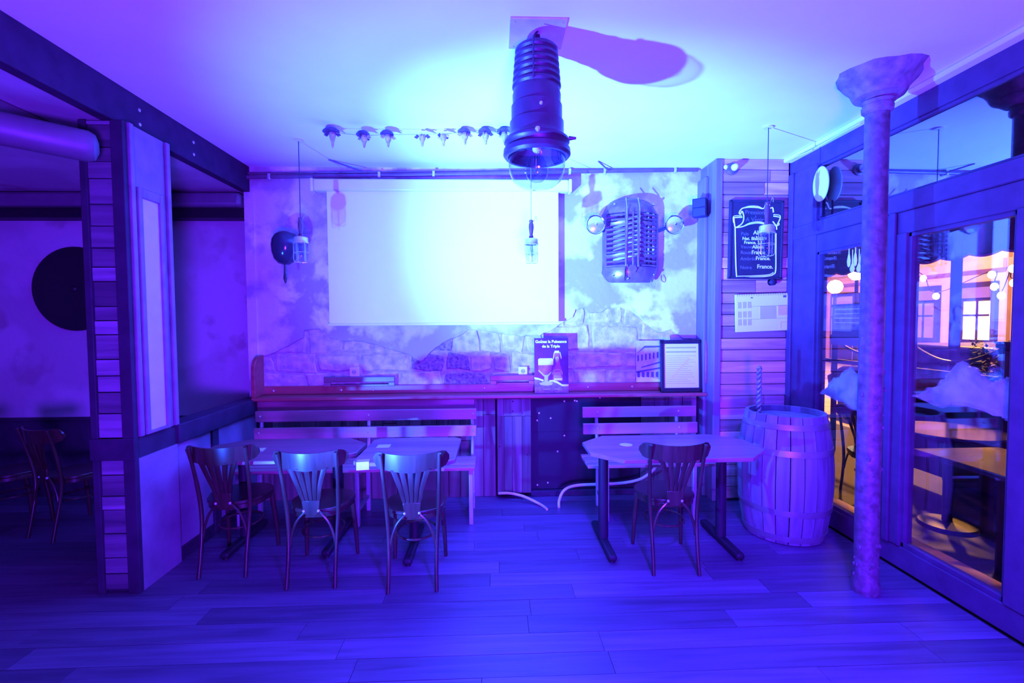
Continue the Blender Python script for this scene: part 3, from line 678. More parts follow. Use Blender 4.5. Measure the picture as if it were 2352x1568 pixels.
# calendar
ca = thing('wall_calendar', 'white spiral bound wall calendar hung below the chalkboard', 'calendar', (2.42, 4.25, 1.55))
mca = Matrix.Translation((2.418, 4.248, 1.725)) @ Matrix.Rotation(-0.03, 4, 'Y')
B().box(-0.243, 0.243, -0.006, 0.012, -0.168, 0.168, mca).build('page_block', 'paper', ca, 30, 0.002)
def pr_(name, m, x0, x1, z0, z1): B().box(x0, x1, -0.0085, -0.006, z0, z1, mca).build(name, m, ca, 30)
pr_('printed_block', 'print_lilac', -0.02, 0.125, -0.055, 0.055); pr_('printed_block', 'print_pink', 0.145, 0.225, -0.03, 0.06)
pr_('printed_block', 'print_pink', 0.165, 0.17, -0.15, -0.09); pr_('printed_block', 'print_pink', 0.17, 0.235, -0.095, -0.09)
pr_('printed_block', 'print_ink', 0.195, 0.222, 0.13, 0.148); pr_('printed_block', 'print_ink', -0.105, -0.085, 0.132, 0.14)
for xx in (-0.225, -0.18, -0.135):
    for zz in (0.045, -0.04, -0.11): pr_('printed_block', 'print_lilac', xx, xx + 0.032, zz, zz + 0.055)
for zz in (0.057, -0.058): pr_('ruled_line', 'print_grey', -0.105, 0.235, zz, zz + 0.002)
for k in range(30):
    xx = -0.228 + k * 0.0157
    B().tube([mca @ Vector((xx, -0.004 - 0.006 * math.sin(t), 0.160 + 0.008 * math.cos(t) * 1.4)) for t in [i * PI / 4 for i in range(0, 7)]], 0.0018, 5).build('spiral_ring', 'print_lilac', ca)

# sockets above shelf
for i, (xx, zz) in enumerate(((-1.326, 1.19), (0.272, 1.183))):
    so = thing('wall_outlet', ('white square wall outlet above the left shelf board, plaster behind', 'white square wall outlet beside the beer poster on the shelf')[i], 'outlet', (xx, 4.58, zz - 0.045))
    B().box(xx - .044, xx + .044, 4.562, 4.60, zz - .044, zz + .044).build('cover', 'white_plastic', so, 30, 0.006)
    B().lathe([(0.022, 0.0), (0.020, 0.004), (0.0, 0.004)], (xx, 4.563, zz), 20, mz).build('socket_well', 'print_grey', so)
    for s in (-1, 1): B().ball((xx + s * .009, 4.558, zz), 0.003, 6).build('hole', 'black', so)
# wooden rails on the shelf upstand
for i, (xa, xb) in enumerate(((-1.60, -0.94), (-0.04, 0.385))):
    rl = thing('wooden_rack', ('dark wooden rail with slot standing on the shelf left half', 'brown wooden rail with slot on the shelf left of the beer poster')[i], 'rack', ((xa + xb) / 2, 4.55, 1.06))
    m_ = 'table_wood' if i == 0 else 'shelf_wood'
    B().box(xa, xb, 4.525, 4.56, 1.098, 1.148).build('top_rail', m_, rl, 30, 0.005)
    for xx in (xa, xb - 0.06): B().box(xx, xx + 0.06, 4.525, 4.56, 1.058, 1.098).build('foot', m_, rl, 30, 0.005)
    B().box(xa + .06, xb - .06, 4.545, 4.56, 1.058, 1.075).build('lower_rail', m_, rl, 30, 0.003)

# beer poster standing on shelf
po = thing('beer_poster', 'dark beer poster with white headline standing on the shelf', 'poster', (0.53, 4.44, 0.985))
tilt = Matrix.Translation((0.533, 4.452, 0.984)) @ Matrix.Rotation(-0.03, 4, 'X')
B().box(-0.160, 0.160, 0, 0.006, 0, 0.518, tilt).build('board', 'poster_dark', po, 30, 0.001)
def flat(name, poly, m, d=0.0012, d0=0.0):
    vs = [tilt @ Vector((a, -d - d0, b)) for a, b in poly]; n = len(poly); vs += [tilt @ Vector((a, 0.0005 - d0, b)) for a, b in poly]
    B().add(vs, [tuple(range(n))] + [(i, (i + 1) % n, (i + 1) % n + n, i + n) for i in range(n)]).build(name, m, po, 0)
# picture units: 1120 x 1568 view of the poster; 90..960 wide, 65..1500 high
def U(pts): return [((u - 525) / 870 * 0.32, (1500 - v) / 1435 * 0.518) for u, v in pts]
flat('print_table', U([(92, 1080), (180, 1110), (330, 1160), (560, 1160), (700, 1220), (820, 1290), (958, 1280), (962, 1495), (100, 1495)]), 'poster_blue')
flat('print_band', U([(85, 1075), (200, 1100), (330, 1150), (310, 1190), (200, 1150), (92, 1130)]), 'paper', .002)
flat('print_band', U([(470, 1160), (580, 1150), (680, 1190), (800, 1270), (960, 1270), (960, 1320), (800, 1320), (660, 1240), (560, 1200), (470, 1200)]), 'paper', .002)
flat('print_beer', U([(190, 760), (540, 760), (520, 900), (400, 1010), (340, 1010), (200, 900)]), 'poster_red', .002)
flat('print_foam', U([(185, 620), (220, 590), (540, 590), (575, 620), (570, 765), (190, 765)]), 'paper', .003)
flat('print_glass', U([(185, 890), (210, 895), (340, 1020), (420, 1020), (525, 925), (525, 960), (440, 1070), (430, 1180), (560, 1225), (540, 1280), (400, 1300), (240, 1280), (215, 1235), (340, 1190), (345, 1075), (200, 930)]), 'print_lilac', .0025)
flat('print_bottle', U([(600, 460), (730, 460), (730, 620), (745, 760), (800, 900), (815, 1180), (560, 1180), (560, 900), (640, 760), (620, 620)]), 'poster_red', .0008)
flat('print_swing_top', U([(610, 395), (720, 395), (725, 455), (600, 455)]), 'paper', .003)
flat('print_swing_wire', U([(590, 440), (605, 440), (590, 600), (565, 610)]), 'paper', .003); flat('print_swing_wire', U([(735, 430), (750, 430), (790, 590), (770, 620)]), 'paper', .003)
flat('print_bottle_neck', U([(625, 570), (680, 545), (720, 570), (715, 640), (670, 720), (640, 650)]), 'print_lilac', .002)
arc = [(680 + 140 * math.cos(t), 1010 - 140 * math.sin(t)) for t in [PI * i / 10 for i in range(11)]]
flat('print_label_ring', U(arc + [(680 + 118 * math.cos(t), 1010 - 115 * math.sin(t)) for t in [PI * (10 - i) / 10 for i in range(11)]]), 'print_lilac', .002)
flat('print_label', U([(590, 950), (770, 950), (775, 1090), (585, 1090)]), 'print_lilac', .002); flat('print_label_band', U([(580, 1105), (800, 1105), (790, 1160), (600, 1160)]), 'paper', .002)
flat('print_caption', U([(310, 1385), (480, 1385), (480, 1400), (310, 1400)]), 'print_lilac', .002); flat('print_caption', U([(600, 1385), (730, 1385), (730, 1400), (600, 1400)]), 'print_lilac', .002)
def headline(bd, v, sz=0.0365, align='CENTER', name='headline'):
    (a, b), = U([(515, v)]); p = tilt @ Vector((a, -0.003, b)); return text(name, bd, 'paper', sz, p, (PI / 2 - 0.03, 0, 0), po, 0.0012, align)
def width(o): xs = [v.co.x for v in o.data.vertices]; return min(xs), max(xs)
h1 = headline('Goutez la Puissance', 160); headline('de la Triple', 280)
t1 = headline('Go', 160, align='LEFT'); t2 = headline('Gou', 160, align='LEFT')      # measured to set the circumflex of the u
ux = width(h1)[0] + (width(t1)[1] + width(t2)[1]) / 2 - width(t1)[0] + 0.001
for t_ in (t1, t2): bpy.data.objects.remove(t_)
(a, b), = U([(515, 160)]); a += ux; b += 0.0135
flat('circumflex', [(a - .0075, b - .003), (a - .001, b + .005), (a + .001, b + .005), (a + .0075, b - .003), (a + .0045, b - .003), (a, b + .0015), (a - .0045, b - .003)], 'paper', .0036)
B().box(-0.05, 0.05, 0.006, 0.08, 0.0, 0.003, tilt).build('foot', 'poster_dark', po, 0)

# framed notice and picture print beside it
fr = thing('framed_notice', 'black framed white printed notice standing on the shelf at right', 'frame', (1.79, 4.42, 0.985))
tf = Matrix.Translation((1.762, 4.43, 0.984)) @ Matrix.Rotation(-0.06, 4, 'X')
for a in ((-0.200, -0.165, 0, 0.492), (0.165, 0.200, 0, 0.492), (-0.2, 0.2, 0, 0.04), (-0.2, 0.2, 0.455, 0.492)):
    B().box(a[0], a[1], -0.012, 0.014, a[2], a[3], tf).build('frame_rail', 'black', fr, 30, 0.004)
B().box(-0.166, 0.166, 0.0, 0.008, 0.039, 0.456, tf).build('sheet', 'paper', fr, 30)
for zz, wd in ((0.412, 0.29), (0.372, 0.29)): B().box(-wd / 2, wd / 2, -0.0012, 0.0, zz, zz + 0.013, tf).build('printed_line', 'print_grey', fr, 0)
for k in range(14):
    zz = 0.34 - k * 0.02; wd = random.uniform(0.2, 0.29); B().box(-0.145, -0.145 + wd, -0.001, 0.0, zz, zz + 0.004, tf).build('printed_line', 'print_lilac', fr, 0)
B().add([tf @ Vector(p) for p in ((-0.1, -0.0014, 0.14), (-0.085, -0.0014, 0.125), (0.085, -0.0014, 0.31), (0.07, -0.0014, 0.325))], [(0, 1, 2, 3)]).build('stamp', 'print_blush', fr, 0)
pc = thing('house_print', 'printed picture of a corner town house leaning beside the framed notice', 'picture', (1.47, 4.5, 1.07))
tp = Matrix.Translation((1.475, 4.552, 1.067)) @ Matrix.Rotation(-0.02, 4, 'X')
B().box(-0.11, 0.14, 0, 0.005, 0, 0.40, tp).build('sheet', 'print_stone', pc, 0)
def pf_(pts, m, d=0.0015): B().add([tp @ Vector((a, -d, b)) for a, b in pts], [tuple(range(len(pts)))]).build('printed_shape', m, pc, 0)
pf_([(-0.11, 0), (0.14, 0), (0.14, 0.02), (0.02, 0.045), (-0.11, 0.06)], 'paper')
pf_([(-0.11, 0.10), (0.14, 0.145), (0.14, 0.185), (-0.11, 0.13)], 'print_lilac')
pf_([(-0.06, 0.137), (0.13, 0.185), (0.13, 0.20), (-0.06, 0.147)], 'print_ink', .002); pf_([(-0.11, 0.09), (0.14, 0.13), (0.14, 0.145), (-0.11, 0.105)], 'print_ink', .002)
for k in range(5): pf_([(-0.10 + k * .045, 0.05), (-0.075 + k * .045, 0.045), (-0.075 + k * .045, 0.10), (-0.10 + k * .045, 0.095)], 'print_ink', .002)
for k in range(6):
    x0 = -0.10 + k * 0.038
    pf_([(x0, 0.20 + k * .006), (x0 + .016, 0.203 + k * .006), (x0 + .016, 0.262 + k * .006), (x0, 0.258 + k * .006)], 'print_ink', .002)
pf_([(-0.11, 0.27), (-0.03, 0.33), (0.14, 0.335), (0.14, 0.35), (-0.03, 0.35)], 'print_ink', .002)
pf_([(-0.03, 0.35), (0.02, 0.40), (0.09, 0.395), (0.14, 0.35)], 'print_lilac', .0018)

# ================================================================== HANGING THINGS
lp = thing('pendant_lamp', 'large ribbed industrial pendant lamp with clear glass dome', 'lamp', (0.228, 2.45, 2.35))
LX, LY = 0.222, 2.45
def lz(p): return [(r, z) for r, z in p]
B().tube([(LX + 0.006, LY, 3.09), (LX + 0.006, LY, 3.03)], 0.012, 10).build('stem', 'lamp_iron', lp)
B().tube(smoothpath([(LX + 0.006, LY - .03, 3.092), (LX - .012, LY - .035, 3.06), (LX + .01, LY - .03, 3.03)]), 0.005, 6).build('cable', 'cord_dark', lp)
body = [(0.0, 3.045), (0.05, 3.042), (0.085, 3.025)]
z = 3.02; 
for k in range(6):
    r0 = 0.098 + k * 0.003
    body += [(r0, z), (r0 + 0.009, z - 0.008), (r0 + 0.010, z - 0.020), (r0 + 0.002, z - 0.030)]; z -= 0.034
body += [(0.116, 2.81), (0.122, 2.79), (0.120, 2.74), (0.128, 2.735), (0.128, 2.66), (0.136, 2.655), (0.136, 2.60), (0.142, 2.585), (0.150, 2.575), (0.150, 2.565)]
B().lathe(body, (LX, LY, 0), 40).build('ribbed_body', 'lamp_iron', lp, 35)
B().lathe([(0.150, 2.572), (0.162, 2.568), (0.165, 2.555), (0.155, 2.545), (0.152, 2.53), (0.168, 2.52), (0.170, 2.495), (0.160, 2.483), (0.146, 2.483), (0.140, 2.50), (0.13, 2.565), (0.0, 2.60)], (LX, LY, 0), 40, cap=False).build('collar', 'lamp_iron', lp, 35)
B().tube([(LX - .025, LY - .115, 3.02), (LX - .025, LY - .125, 2.82)], 0.004, 6).build('side_rod', 'lamp_iron', lp)
B().tube([(LX + .16, LY - .02, 2.575), (LX + .195, LY - .03, 2.572)], [0.012, 0.006], 8).build('wing_nut', 'lamp_iron', lp)
B().ball((LX - 0.01, LY - .16, 2.565), 0.014, 8).build('latch', 'bolt_steel', lp); B().ball((LX + 0.01, LY - .128, 2.70), 0.009, 8).build('rivet', 'bolt_steel', lp)
B().lathe([(0.143, 2.49), (0.143, 2.45), (0.138, 2.41), (0.122, 2.37), (0.092, 2.345), (0.05, 2.332), (0.0, 2.328)], (LX, LY, 0), 40, cap=False).build('glass_dome', 'lamp_glass', lp, 180)
bu = B().lathe([(0.02, 2.53), (0.025, 2.50), (0.052, 2.45), (0.058, 2.42), (0.050, 2.385), (0.028, 2.365), (0.0, 2.36)], (LX, LY, 0), 28, cap=False).build('bulb', 'lamp_glass', lp, 180)
B().lathe([(0.022, 2.58), (0.022, 2.52), (0.012, 2.51), (0.0, 2.51)], (LX, LY, 0), 20).build('bulb_cap', 'disc_white', bu)
for k in range(5):
    a = k * 1.26; B().tube([(LX + .012 * math.cos(a), LY + .012 * math.sin(a), 2.51), (LX + .02 * math.cos(a), LY + .02 * math.sin(a), 2.40)], 0.0014, 5).build('filament', 'chrome', bu)
pt = thing('ceiling_plate', 'square pinkish mounting plate on the ceiling above the ribbed lamp', 'plate', (0.222, 2.45, 3.09))
B().box(0.088, 0.362, 2.322, 2.575, 3.088, 3.1).build('board', 'plate_paint', pt, 30, 0.003)
for xx in (0.11, 0.34):
    for yy in (2.345, 2.55): B().ball((xx, yy, 3.087), 0.005, 6).build('screw', 'bolt_steel', pt)

def cage_lamp(x, yy, ztop, zbot, zceil, label, cord):
    t = thing('cage_lamp', label, 'lamp', (x, yy, zbot), 'caged work lamps hanging from the ceiling')
    H_ = ztop - zbot; zz = lambda f: zbot + H_ * f
    B().tube([(x, yy, zceil), (x, yy, ztop)], 0.0035, 6).build('cord', cord, t)
    B().lathe([(0.035, zceil - 0.012), (0.03, zceil - 0.004), (0.012, zceil)], (x, yy, 0), 16).build('ceiling_hook', 'white_plastic', t)
    B().lathe([(0.0, zz(1.0)), (0.016, zz(1.0)), (0.018, zz(0.97)), (0.014, zz(0.95)), (0.020, zz(0.90)), (0.021, zz(0.82)), (0.016, zz(0.72)), (0.013, zz(0.66)), (0.020, zz(0.60)), (0.018, zz(0.585)), (0.0, zz(0.585))], (x, yy, 0), 18).build('handle', 'handle_wood', t)
    B().tube(smoothpath([(x + .018, yy, zz(.97)), (x + .030, yy, zz(1.03)), (x + .038, yy, zz(1.09)), (x + .045, yy, zz(1.06)), (x + .045, yy, zz(1.0))]), 0.0022, 5).build('hook', 'cord_pale', t)
    B().lathe([(0.02, zz(0.59)), (0.05, zz(0.565)), (0.054, zz(0.55)), (0.054, zz(0.46)), (0.058, zz(0.455)), (0.058, zz(0.43)), (0.05, zz(0.43))], (x, yy, 0), 24, cap=False).build('collar', 'bolt_steel', t)
    B().lathe([(0.042, zz(0.43)), (0.043, zz(0.15)), (0.036, zz(0.06)), (0.02, zz(0.03)), (0.0, zz(0.025))], (x, yy, 0), 20, cap=False).build('glass_jar', 'lamp_glass', t, 180)
    b_ = B().lathe([(0.014, zz(0.43)), (0.016, zz(0.36)), (0.024, zz(0.26)), (0.022, zz(0.19)), (0.0, zz(0.14))], (x, yy, 0), 16, cap=False).build('bulb', 'lamp_glass', t, 180)
    B().tube([(x - .006, yy, zz(.4)), (x - .003, yy, zz(.22)), (x + .004, yy, zz(.22)), (x + .007, yy, zz(.4))], 0.0014, 5).build('filament', 'chrome', b_)
    for k in range(6):
        a = 2 * PI * k / 6 + 0.3; c, s = math.cos(a), math.sin(a)
        B().tube([(x + .056 * c, yy + .056 * s, zz(.45)), (x + .056 * c, yy + .056 * s, zz(.04)), (x + .045 * c, yy + .045 * s, zz(.0)), (x, yy, zz(-.005))], 0.0022, 5).build('cage_wire', 'bolt_steel', t)
    B().tube([(x + .056 * math.cos(a), yy + .056 * math.sin(a), zz(.22)) for a in [2 * PI * k / 20 for k in range(21)]], 0.002, 5).build('cage_ring', 'bolt_steel', t)
cage_lamp(-1.531, 3.9, 2.49, 2.14, ZC, 'caged work lamp hanging in front of the black balloon', 'cord_dark')
cage_lamp(0.305, 3.9, 2.475, 2.13, ZC, 'caged work lamp hanging before the white screen under the big pendant', 'cord_pale')
cage_lamp(2.055, 3.56, 2.54, 2.14, ZC, 'caged work lamp hanging in front of the chalkboard', 'cord_dark')

# ornament garland
ga = thing('ornament_garland', 'string of eight small drooping ornaments under the ceiling', 'garland', (-0.5, 3.62, 3.0))
gx = [(-1.175, 3.045), (-0.945, 3.025), (-0.77, 3.03), (-0.52, 3.035), (-0.365, 3.04), (-0.205, 3.05), (-0.052, 3.054), (0.085, 3.055)]
B().tube(smoothpath([(x - .01, 3.62, z + .008) for x, z in gx] + [(0.30, 3.62, 3.09)], 4), 0.0022, 5).build('string', 'cord_pale', ga)
random.seed(21)
for k, (x, z) in enumerate(gx):
    sc1 = 1.25 if k == 0 else 1.0
    o = B().lathe([(0.0, z - 0.085 * sc1), (0.007, z - 0.08 * sc1), (0.012, z - 0.05 * sc1), (0.022, z - 0.03), (0.026, z - 0.012), (0.02, z + 0.005), (0.0, z + 0.01)], (x, 3.62, 0), 10).build('ornament', 'ornament_pale', ga, 30)
    if k not in (3, 4):
        B().lathe([(0.050 * sc1, z + 0.006), (0.048 * sc1, z + 0.018), (0.036 * sc1, z + 0.032), (0.014, z + 0.042), (0.0, z + 0.044)], (x - 0.008, 3.62, 0), 9).build('cap', 'ornament_dark', o, 30)
    for j in range(4):
        a = j * 1.6 + k; d = Vector((math.cos(a), math.sin(a) * .6, -0.1))
        p0 = Vector((x, 3.62, z)); q = [p0 + d * .02, p0 + d * .04 + Vector((0, 0, .014)), p0 + d * .062 + Vector((0, 0, -.006)), p0 + d * .04 + Vector((0, 0, -.02))]
        B().add([*q, *[p + Vector((0, .003, 0)) for p in q]], [(0, 1, 2, 3), (7, 6, 5, 4), (0, 4, 5, 1), (1, 5, 6, 2), (2, 6, 7, 3), (3, 7, 4, 0)]).build('leaf', 'ornament_pale' if j % 2 else 'ornament_dark', o, 0)

# ================================================================== FURNITURE
def chair_proto():
    t = thing('bentwood_chair', 'x', 'chair', (0, 0, 0), 'bentwood bistro chairs')
    # seat
    pts = []
    for k in range(28):
        a = 2 * PI * k / 28; r = 0.205 if math.sin(a) > 0 else 0.19
        pts.append((r * math.copysign(abs(math.cos(a)) ** 0.8, math.cos(a)), 0.02 + r * math.copysign(abs(math.sin(a)) ** 0.85, math.sin(a))))
    B().prism(pts, 'xy', 0.448, 0.472).build('seat', 'chair_wood', t, 30, 0.006)
    B().prism([(a * .96, b * .96) for a, b in pts], 'xy', 0.415, 0.447).build('seat_frame', 'chair_wood', t, 30, 0.004)
    for s in (-1, 1):
        B().tube(smoothpath([(s * .148, -.245, 0), (s * .146, -.215, .15), (s * .150, -.185, .32), (s * .158, -.178, .46), (s * .167, -.205, .64), (s * .176, -.262, .862)]), [0.0125] * 14 + [0.0135] * 10 + [0.012] * 7, 10).build('rear_leg', 'chair_wood', t)
        B().tube([(s * .155, .155, .43), (s * .170, .185, .2), (s * .178, .20, 0)], [0.019, 0.016, 0.012], 10).build('front_leg', 'chair_wood', t)
        B().tube(smoothpath([(s * .022, -.188, .472), (s * .055, -.192, .455), (s * .100, -.192, .40), (s * .128, -.190, .32), (s * .142, -.190, .24)]), 0.0085, 8).build('brace', 'chair_wood', t)
        B().ball((s * .045, -.208, .478), 0.010, 8).build('knob', 'bolt_steel', t)
    # crest: bent board, middle bowed to the back, ends wrapping forward
    rows = []
    cy = lambda x: -0.290 + 0.085 * (x / 0.225) ** 2
    for i in range(5):
        f = i / 4; row = []
        for j in range(25):
            x = -0.232 + 0.464 * j / 24; u = abs(x) / 0.232
            hi = 0.862 + 0.012 * u ** 2; lo = 0.748 + 0.02 * u
            if u > 0.85: c = (hi + lo) / 2; k = math.sqrt(max(0, 1 - ((u - .85) / .15) ** 2)) * .5 + .5 * (1 - (u - .85) / .15 * .5); hi = c + (hi - c) * k; lo = c + (lo - c) * k
            row.append((x, cy(x) + 0.012 * (1 - f), lo + (hi - lo) * f))
        rows.append(row)
    B().sheet(rows, (0, 0.014, 0)).build('crest_rail', 'chair_wood', t, 40)
    # fan splat: five slats into a palm
    for k in range(5):
        u = (k - 2) / 2
        p0 = (u * .103, cy(u * .1) + 0.014, .765); p1 = (u * .068, -.242, .65); p2 = (u * .050, -.215, .56); p3 = (u * .040, -.205, .52)
        rows = []
        for (p, wd) in zip(smoothpath([p0, p1, p2, p3], 4), [0.0195 - 0.0009 * i for i in range(13)]):
            rows.append([(p.x - wd * .85, p.y, p.z), (p.x, p.y - .004, p.z), (p.x + wd * .85, p.y, p.z)])
        B().sheet(rows, (0, 0.009, 0)).build('slat', 'chair_wood', t, 40)
    q = [(-.056, .545), (.056, .545), (.052, .50), (.044, .462), (.025, .445), (0, .44), (-.025, .445), (-.044, .462), (-.052, .50)]
    vs = [(a, -.208 + (b - .44) * -.06, b) for a, b in q] + [(a, -.196 + (b - .44) * -.06, b) for a, b in q]; n = len(q)
    B().add(vs, [tuple(range(n)), tuple(range(2 * n - 1, n - 1, -1))] + [(i, i + n, (i + 1) % n + n, (i + 1) % n) for i in range(n)]).build('splat_palm', 'chair_wood', t, 30, 0.003)
    ring = [(0.13 * math.cos(a), 0.03 + 0.15 * math.sin(a), 0.27) for a in [2 * PI * k / 24 for k in range(25)]]
    B().tube(ring, 0.008, 8, False).build('stretcher_ring', 'chair_wood', t)
    return t
ch0 = chair_proto()
places = [(-1.796, 3.375, 0.03, 'bentwood chair nearest the left post, back turned to the room'),
          (-1.165, 3.215, 0.03, 'bentwood chair in the middle of the three at the left tables'),
          (-0.525, 3.145, 0.04, 'bentwood chair at the right end of the left tables, beside open floor'),
          (1.187, 3.258, -0.05, 'bentwood chair at the single octagonal table on the right')]
for i, (x, yy, rz, lb) in enumerate(places):
    if i == 0: ch0.location = (x, yy, 0); ch0.rotation_euler = (0, 0, rz); ch0['label'] = lb
    else: dup(ch0, (x, yy, 0), rz, lb)
dup(ch0, (-3.42, 3.98, 0), -0.35, 'dark chair in the side room nearer the post, half in shadow')
dup(ch0, (-3.98, 4.02, 0), -0.45, 'dark chair in the side room at the far left, half in shadow')

def octo(cx, cy, hx, hy, c):
    return [(cx - hx + c, cy - hy), (cx + hx - c, cy - hy), (cx + hx, cy - hy + c), (cx + hx, cy + hy - c), (cx + hx - c, cy + hy), (cx - hx + c, cy + hy), (cx - hx, cy + hy - c), (cx - hx, cy - hy + c)]
def table(label, cx, cy, hx, hy, c, legs, wm, z=0.75):
    t = thing('pub_table', label, 'table', (cx, cy, 0), 'pub tables with iron pedestals')
    B().prism(octo(cx, cy, hx, hy, c), 'xy', z - 0.028, z).build('tabletop', wm, t, 30, 0.005)
    for (lx, ly) in legs:
        B().lathe([(0.038, 0.05), (0.036, z - .05), (0.06, z - .04), (0.10, z - .028)], (lx, ly, 0), 16).build('pedestal', 'dark_metal', t)
        B().box(lx - .03, lx + .03, ly - .30, ly + .30, 0.012, 0.055).build('foot_bar', 'dark_metal', t, 30, 0.015)
        for s in (-1, 1): B().lathe([(0.02, 0.0), (0.02, 0.012), (0.0, 0.012)], (lx, ly + s * .27, 0), 12).build('foot_pad', 'black', t)
    return t
table('octagonal brown pub table on the right, one chair pulled up', 1.275, 3.40, 0.62, 0.335, 0.19, ((0.80, 3.48), (1.68, 3.46)), 'table_wood')
table('plain brown octagonal pub table at the far left by the low wall', -1.53, 3.49, 0.56, 0.30, 0.17, ((-1.90, 3.65), (-1.20, 3.65)), 'table_wood')
table('pub table with figured burl top, second from the left wall', -0.60, 3.435, 0.335, 0.33, 0.05, ((-0.60, 3.5),), 'burl_wood')
def coaster(x, yy, label, rz, z=0.75):
    o = B().box(-.047, .047, -.047, .047, 0, 0.004, Matrix.Translation((x, yy, z + .0005)) @ Matrix.Rotation(rz, 4, 'Z')).build('beer_mat', 'coaster_card', None, 30)
    tag(o, label, 'beer mat', 'beer mats left on the tables')
coaster(-1.70, 3.455, 'pale square beer mat on the plain left table', 0.2)
coaster(-0.815, 3.50, 'pale square beer mat on the burl table near its left edge', 0.05)
o = B().lathe([(0.046, 0.0), (0.047, 0.002), (0.046, 0.005), (0.0, 0.005)], (0.955, 3.43, 0.7505), 24).build('beer_mat', 'coaster_card', None, 30)
tag(o, 'pale round beer mat on the right octagonal table', 'beer mat', 'beer mats left on the tables')
cd_ = thing('folded_card', 'small white folded card at the table edge between the left chairs', 'card', (-0.86, 3.16, 0.74))
mcd = Matrix.Translation((-0.858, 3.098, 0.7545)) @ Matrix.Rotation(0.15, 4, 'Z')
B().box(-.04, .04, -.002, 0, -0.05, 0.001, mcd).build('front_leaf', 'coaster_card', cd_, 0); B().box(-.04, .04, -.002, 0.06, 0.001, 0.003, mcd).build('top_leaf', 'coaster_card', cd_, 0)

def bench(label, x0, x1, posts):
    t = thing('slatted_bench', label, 'bench', ((x0 + x1) / 2, 4.05, 0), 'slatted benches against the back wall')
    for z0, z1, y0 in ((0.79, 0.885, 4.245), (0.645, 0.742, 4.215)):
        B().box(x0, x1, y0, y0 + 0.024, z0, z1).build('back_slat', 'bench_wood', t, 30, 0.004)
    for k in range(4):
        yy = 3.845 + k * 0.088
        B().box(x0 - (0.03 if x0 > 0 else 0), x1, yy, yy + 0.075, 0.452, 0.478).build('seat_slat', 'bench_wood', t, 30, 0.004)
    for px in posts:
        B().tube([(px, 4.285, 0.87), (px, 4.265, 0.62), (px, 4.22, 0.44)], 0.016, 8).build('back_post', 'bench_steel', t)
        B().box(px - .017, px + .017, 3.86, 3.894, 0.0, 0.452).build('leg', 'bench_steel', t, 30, 0.004)
        B().box(px - .017, px + .017, 4.20, 4.234, 0.0, 0.452).build('leg', 'bench_steel', t, 30, 0.004)
        B().box(px - .015, px + .015, 3.894, 4.20, 0.415, 0.452).build('seat_bearer', 'bench_steel', t, 30)
        B().box(px - .012, px + .012, 3.894, 4.20, 0.12, 0.145).build('foot_rail', 'bench_steel', t, 30)
        for zz, yy in ((0.84, 4.243), (0.70, 4.213)): B().ball((px + .004, yy, zz), 0.009, 8).build('bolt', 'bolt_steel', t)
bench('long slatted wooden bench behind the left tables', -2.10, -0.165, (-2.06, -1.12, -0.20))
bench('short slatted wooden bench behind the right octagonal table', 0.788, 1.825, (0.92, 1.655))

# barrel
BX, BY = 2.262, 3.63
ba = thing('wine_barrel', 'upright grey oak barrel with steel hoops beside the window', 'barrel', (BX, BY, 0))
def br(z): u = (z - 0.475) / 0.475; return 0.333 - 0.055 * u * u
ns = 22
for k in range(ns):
    a0 = 2 * PI * k / ns + 0.012; a1 = 2 * PI * (k + 1) / ns - 0.012; rows = []
    for i in range(11):
        z = 0.004 + 0.946 * i / 10; rr = br(z)
        rows.append([(BX + rr * math.cos(a), BY + rr * math.sin(a), z) for a in (a0, (a0 + a1) / 2, a1)])
    am = (a0 + a1) / 2
    B().sheet(rows, (-0.026 * math.cos(am), -0.026 * math.sin(am), 0)).build('stave', 'barrel_oak', ba, 25)
for z0, z1 in ((0.025, 0.07), (0.225, 0.27), (0.665, 0.71), (0.855, 0.895)):
    prf = [(br(z0) - .004, z0), (br(z0) + 0.004, z0), (br((z0 + z1) / 2) + 0.0045, (z0 + z1) / 2), (br(z1) + 0.004, z1), (br(z1) - .004, z1)]
    B().lathe(prf, (BX, BY, 0), 44, cap=False).build('hoop', 'hoop_steel', ba, 30)
for k in range(6):
    x0 = -0.25 + k * 0.0835; x1 = x0 + 0.082
    q = []
    for x in [x0 + (x1 - x0) * i / 6 for i in range(7)]: q.append((BX + x, BY - math.sqrt(max(0.0004, 0.255 ** 2 - x * x))))
    for x in [x1 - (x1 - x0) * i / 6 for i in range(7)]: q.append((BX + x, BY + math.sqrt(max(0.0004, 0.255 ** 2 - x * x))))
    B().prism(q, 'xy', 0.885, 0.905).build('head_board', 'barrel_oak', ba, 30)
tw = thing('twisted_stick', 'short twisted metal stick standing on the barrel top by the pier', 'stick', (2.15, 3.80, 0.905))
ptw = []
for s in (0, 1):
    B().tube([(2.15 + 0.011 * math.cos(i * .7 + s * PI), 3.80 + 0.011 * math.sin(i * .7 + s * PI), 0.905 + 0.36 * i / 40) for i in range(41)], 0.011, 7).build('strand', 'hoop_steel', tw)
B().ball((2.15, 3.80, 1.27), 0.02, 8).build('tip', 'hoop_steel', tw)

